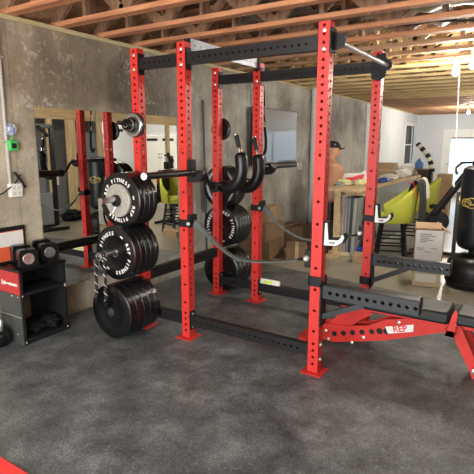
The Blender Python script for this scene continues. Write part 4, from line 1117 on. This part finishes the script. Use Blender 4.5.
for s_ in (-1, 1):
    MB().blob(hp(.0, s_ * .078, 1.545), .018, .018, .03, 2, .1, 2, 1).build('ear', SKIN, bob)
    MB().blob(hp(.105, s_ * .033, 1.565), .012, .012, .008, 2, 0).build('eye', mat('eye_dark', (.05, .03, .02), .3), bob)
    MB().bar(hp(.108, s_ * .055, 1.583), hp(.113, s_ * .02, 1.578), .012, .01).build('eyebrow', mat('brow', (.12, .06, .035), .8), bob)
MB().bar(hp(.117, -.024, 1.503), hp(.117, .024, 1.503), .012, .008).build('mouth', mat('lips', (.38, .13, .09), .5), bob)
MB().lathe((0, 0, .001), (0, 0, 1), [(0, .18), (.03, .2), (.26, .2), (.34, .17), (.38, .1), (.40, .06), (.74, .06)], 36).build('stand', mat('black_stand', (.02, .02, .02), .45), bob)
hp = lambda f, s_, z: FW * f + SD * s_ + Vector((0, 0, z))
cp = thing('baseball_cap', 'black baseball cap on the head of the torso dummy', 'cap', (-.47, 4.30, -.03))
crown = loft([(1.592, .01, .114, .09, 1), (1.62, .01, .115, .091, 1), (1.65, .005, .108, .086, 1), (1.675, .0, .09, .07, 1), (1.69, -.002, .06, .045, 1), (1.697, -.002, .02, .016, 1)])
crown.build('crown', CAPM, cp, angle=180)
rows = []
for i in range(9):
    t = -1 + i / 4; yy = t * .078
    rows.append([hp(.09 + .0 * t, yy, 1.60 - .012 * t * t), hp(.155 - .05 * t * t, yy * .95, 1.592 - .015 * t * t), hp(.205 - .10 * t * t, yy * .85, 1.578 - .018 * t * t)])
MB().quad_grid(rows).build('brim', CAPM, cp, solid=.005)
MB().bb(-.015, .015, -.001, .001, -.012, .012).build('logo_patch', mat('grey_patch', (.3, .3, .3), .7), cp, loc=hp(.02, -.091, 1.64))

# ================================================================== CARTONS AGAINST THE CONCRETE WALL
def crt(x, y, z, sx, sy, sz, rz, label, m_=CARD):
    T = thing('carton', label, 'carton', (x, y, z), math.radians(rz), 'brown cartons by the concrete wall')
    MB().bb(-sx / 2, sx / 2, -sy / 2, sy / 2, .0015, sz).build('box', m_, T, bevel=.003)
    MB().bb(-.025, .025, -sy / 2 - .0015, -sy / 2 - .0005, .01, sz - .002).bb(-.025, .025, -sy / 2, sy / 2, sz + .0005, sz + .0015).build('tape', MATS['tan_tape'], T)
crt(-.98, 3.0, 0, .45, .55, .26, 5, 'brown carton on the floor, bottom of the wall stack', CARDD)
crt(-.98, 3.02, .262, .40, .5, .24, -4, 'brown carton in the middle of the wall stack', mat('mid_brown_cardboard', (.30, .19, .10), .85, var=.2, scale=5))
crt(-1.02, 3.1, .504, .34, .42, .22, 8, 'tan carton at the top of the wall stack', CARD)
crt(-.95, 3.85, 0, .42, .5, .34, -8, 'dark brown carton on the floor right of the stack', CARDD)
crt(-.50, 3.15, 0, .30, .34, .20, 25, 'small dark brown carton on the floor nearest the rack', CARDD)
tag(MB().bb(-.2, .12, 3.62, 3.78, .001, .05).build('scrap_board', CARDP), 'flat pale board lying on the concrete floor by the workbench', 'board')
cw = thing('carton', 'low open tan carton on the floor behind the far front upright', 'carton', (.45, 3.45, 0), math.radians(12))
MB().bb(-.2, .2, -.12, .12, .001, .11).build('box', CARD, cw, bevel=.003)
tag(MB().blob((.15, 3.85, .07), .12, .10, .06, 3, .4, 2.4, 4, .06).build('plastic_bag', BLUE), 'dark blue plastic bag on the floor by the low carton', 'bag')

# ================================================================== EXERCISE BIKE / ROWER BY THE GLASS DOOR
ex = thing('exercise_bike', 'black exercise bike in front of the glass door', 'exercise bike', (1.14, 4.42, 0))
MB().bar((-.02, -.15, .62), (.38, .2, 1.30), .085, .08).build('frame', BLK, ex, bevel=.01)
MB().lathe((.04, -.12, .52), (-.3, 1, 0), [(0, .0), (0, .13), (.02, .155), (.08, .155), (.1, .13), (.1, 0)], 32, cap=False).build('flywheel', BLK, ex)
MB().bar((.36, .17, 1.26), (.48, .24, 1.42), .05, .05).bar((.24, .1, 1.36), (.62, .3, 1.38), .03, .03).tube(smooth([(.26, .1, 1.36), (.19, .06, 1.28), (.22, .06, 1.2)]), .02, 8).build('handlebar', BLK, ex)
MB().bar((.26, .05, .02), (.26, .05, .95), .05, .05).build('post', GREY, ex)
MB().bar((-.35, 0, .03), (.55, .1, .03), .06, .05).bar((-.3, -.22, .025), (-.3, .22, .025), .06, .045).bar((.5, -.18, .025), (.5, .32, .025), .06, .045).build('base_frame', BLK, ex)
MB().tube([(.04, -.14, .52), (.14, -.16, .44), (.22, -.16, .40)], .012, 8).build('pedal_crank', STEEL, ex)
MB().bb(-.10, .12, -.1, .1, .70, .76).build('seat', VINYL, ex, bevel=.02)
MB().bb(.42, .5, .12, .32, 1.1, 1.25).build('console', BLK2, ex, bevel=.01)

# ================================================================== THINGS SEEN IN THE MIRROR
wm = thing('cable_machine', 'black cable weight machine seen reflected in the mirror', 'weight machine', (2.9, 2.55, 0), math.radians(10))
MB().bar((-.25, -.35, .03), (-.25, .35, .03), .08, .06).bar((.25, -.35, .03), (.25, .35, .03), .08, .06).bar((-.25, 0, .03), (.25, 0, .03), .08, .06).build('base_frame', BLK, wm)
MB().bar((0, -.25, .06), (0, -.25, 1.95), .07, .07).build('upright', BLK, wm)
MB().bar((0, .25, .06), (0, .25, 1.95), .07, .07).build('upright', BLK, wm)
MB().bar((0, -.28, 1.93), (0, .28, 1.93), .07, .07).bar((0, 0, 1.93), (-.35, 0, 1.75), .05, .05).build('top_frame', BLK, wm)
MB().bb(-.06, .06, -.17, .17, .1, .7).build('weight_stack', CABG, wm, bevel=.004)
MB().cyl((0, -.08, .7), (0, -.08, 1.9), .01, 8).cyl((0, .08, .7), (0, .08, 1.9), .01, 8).build('guide_rod', CHROME, wm)
cg = thing('file_cabinet', 'grey metal cabinet reflected beside the studs in the mirror', 'cabinet', (4.45, 3.75, 0))
MB().bb(-.25, .25, -.35, .35, .001, 1.0).build('body', CABG, cg, bevel=.006)
for k in range(3):
    dd_ = MB().bb(-.262, -.251, -.33, .33, .03 + k * .32, .32 + k * .32).build('drawer', CABG, cg)
    MB().bb(-.28, -.263, -.08, .08, .2 + k * .32, .215 + k * .32).build('handle', STEEL, dd_)
MB().bb(-.2645, -.2625, -.05, .15, .70, .9).build('paper_note', PAPER, cg)
wb_ = thing('wall_panel', 'pale blue-grey door slab leaning beyond the studs in the mirror', 'panel', (5.3, 5.8, 0))
MB().bb(0, .04, -.45, .45, .001, 1.9).build('slab', mat('blue_grey_paint', (.20, .24, .28), .6), wb_, bevel=.004)
tag(MB().blob((3.4, 3.6, .1), .2, .25, .12, 3, .5, 3, 21, .1).build('gym_bag', DARK), 'black gym bag on the floor reflected in the mirror', 'bag')
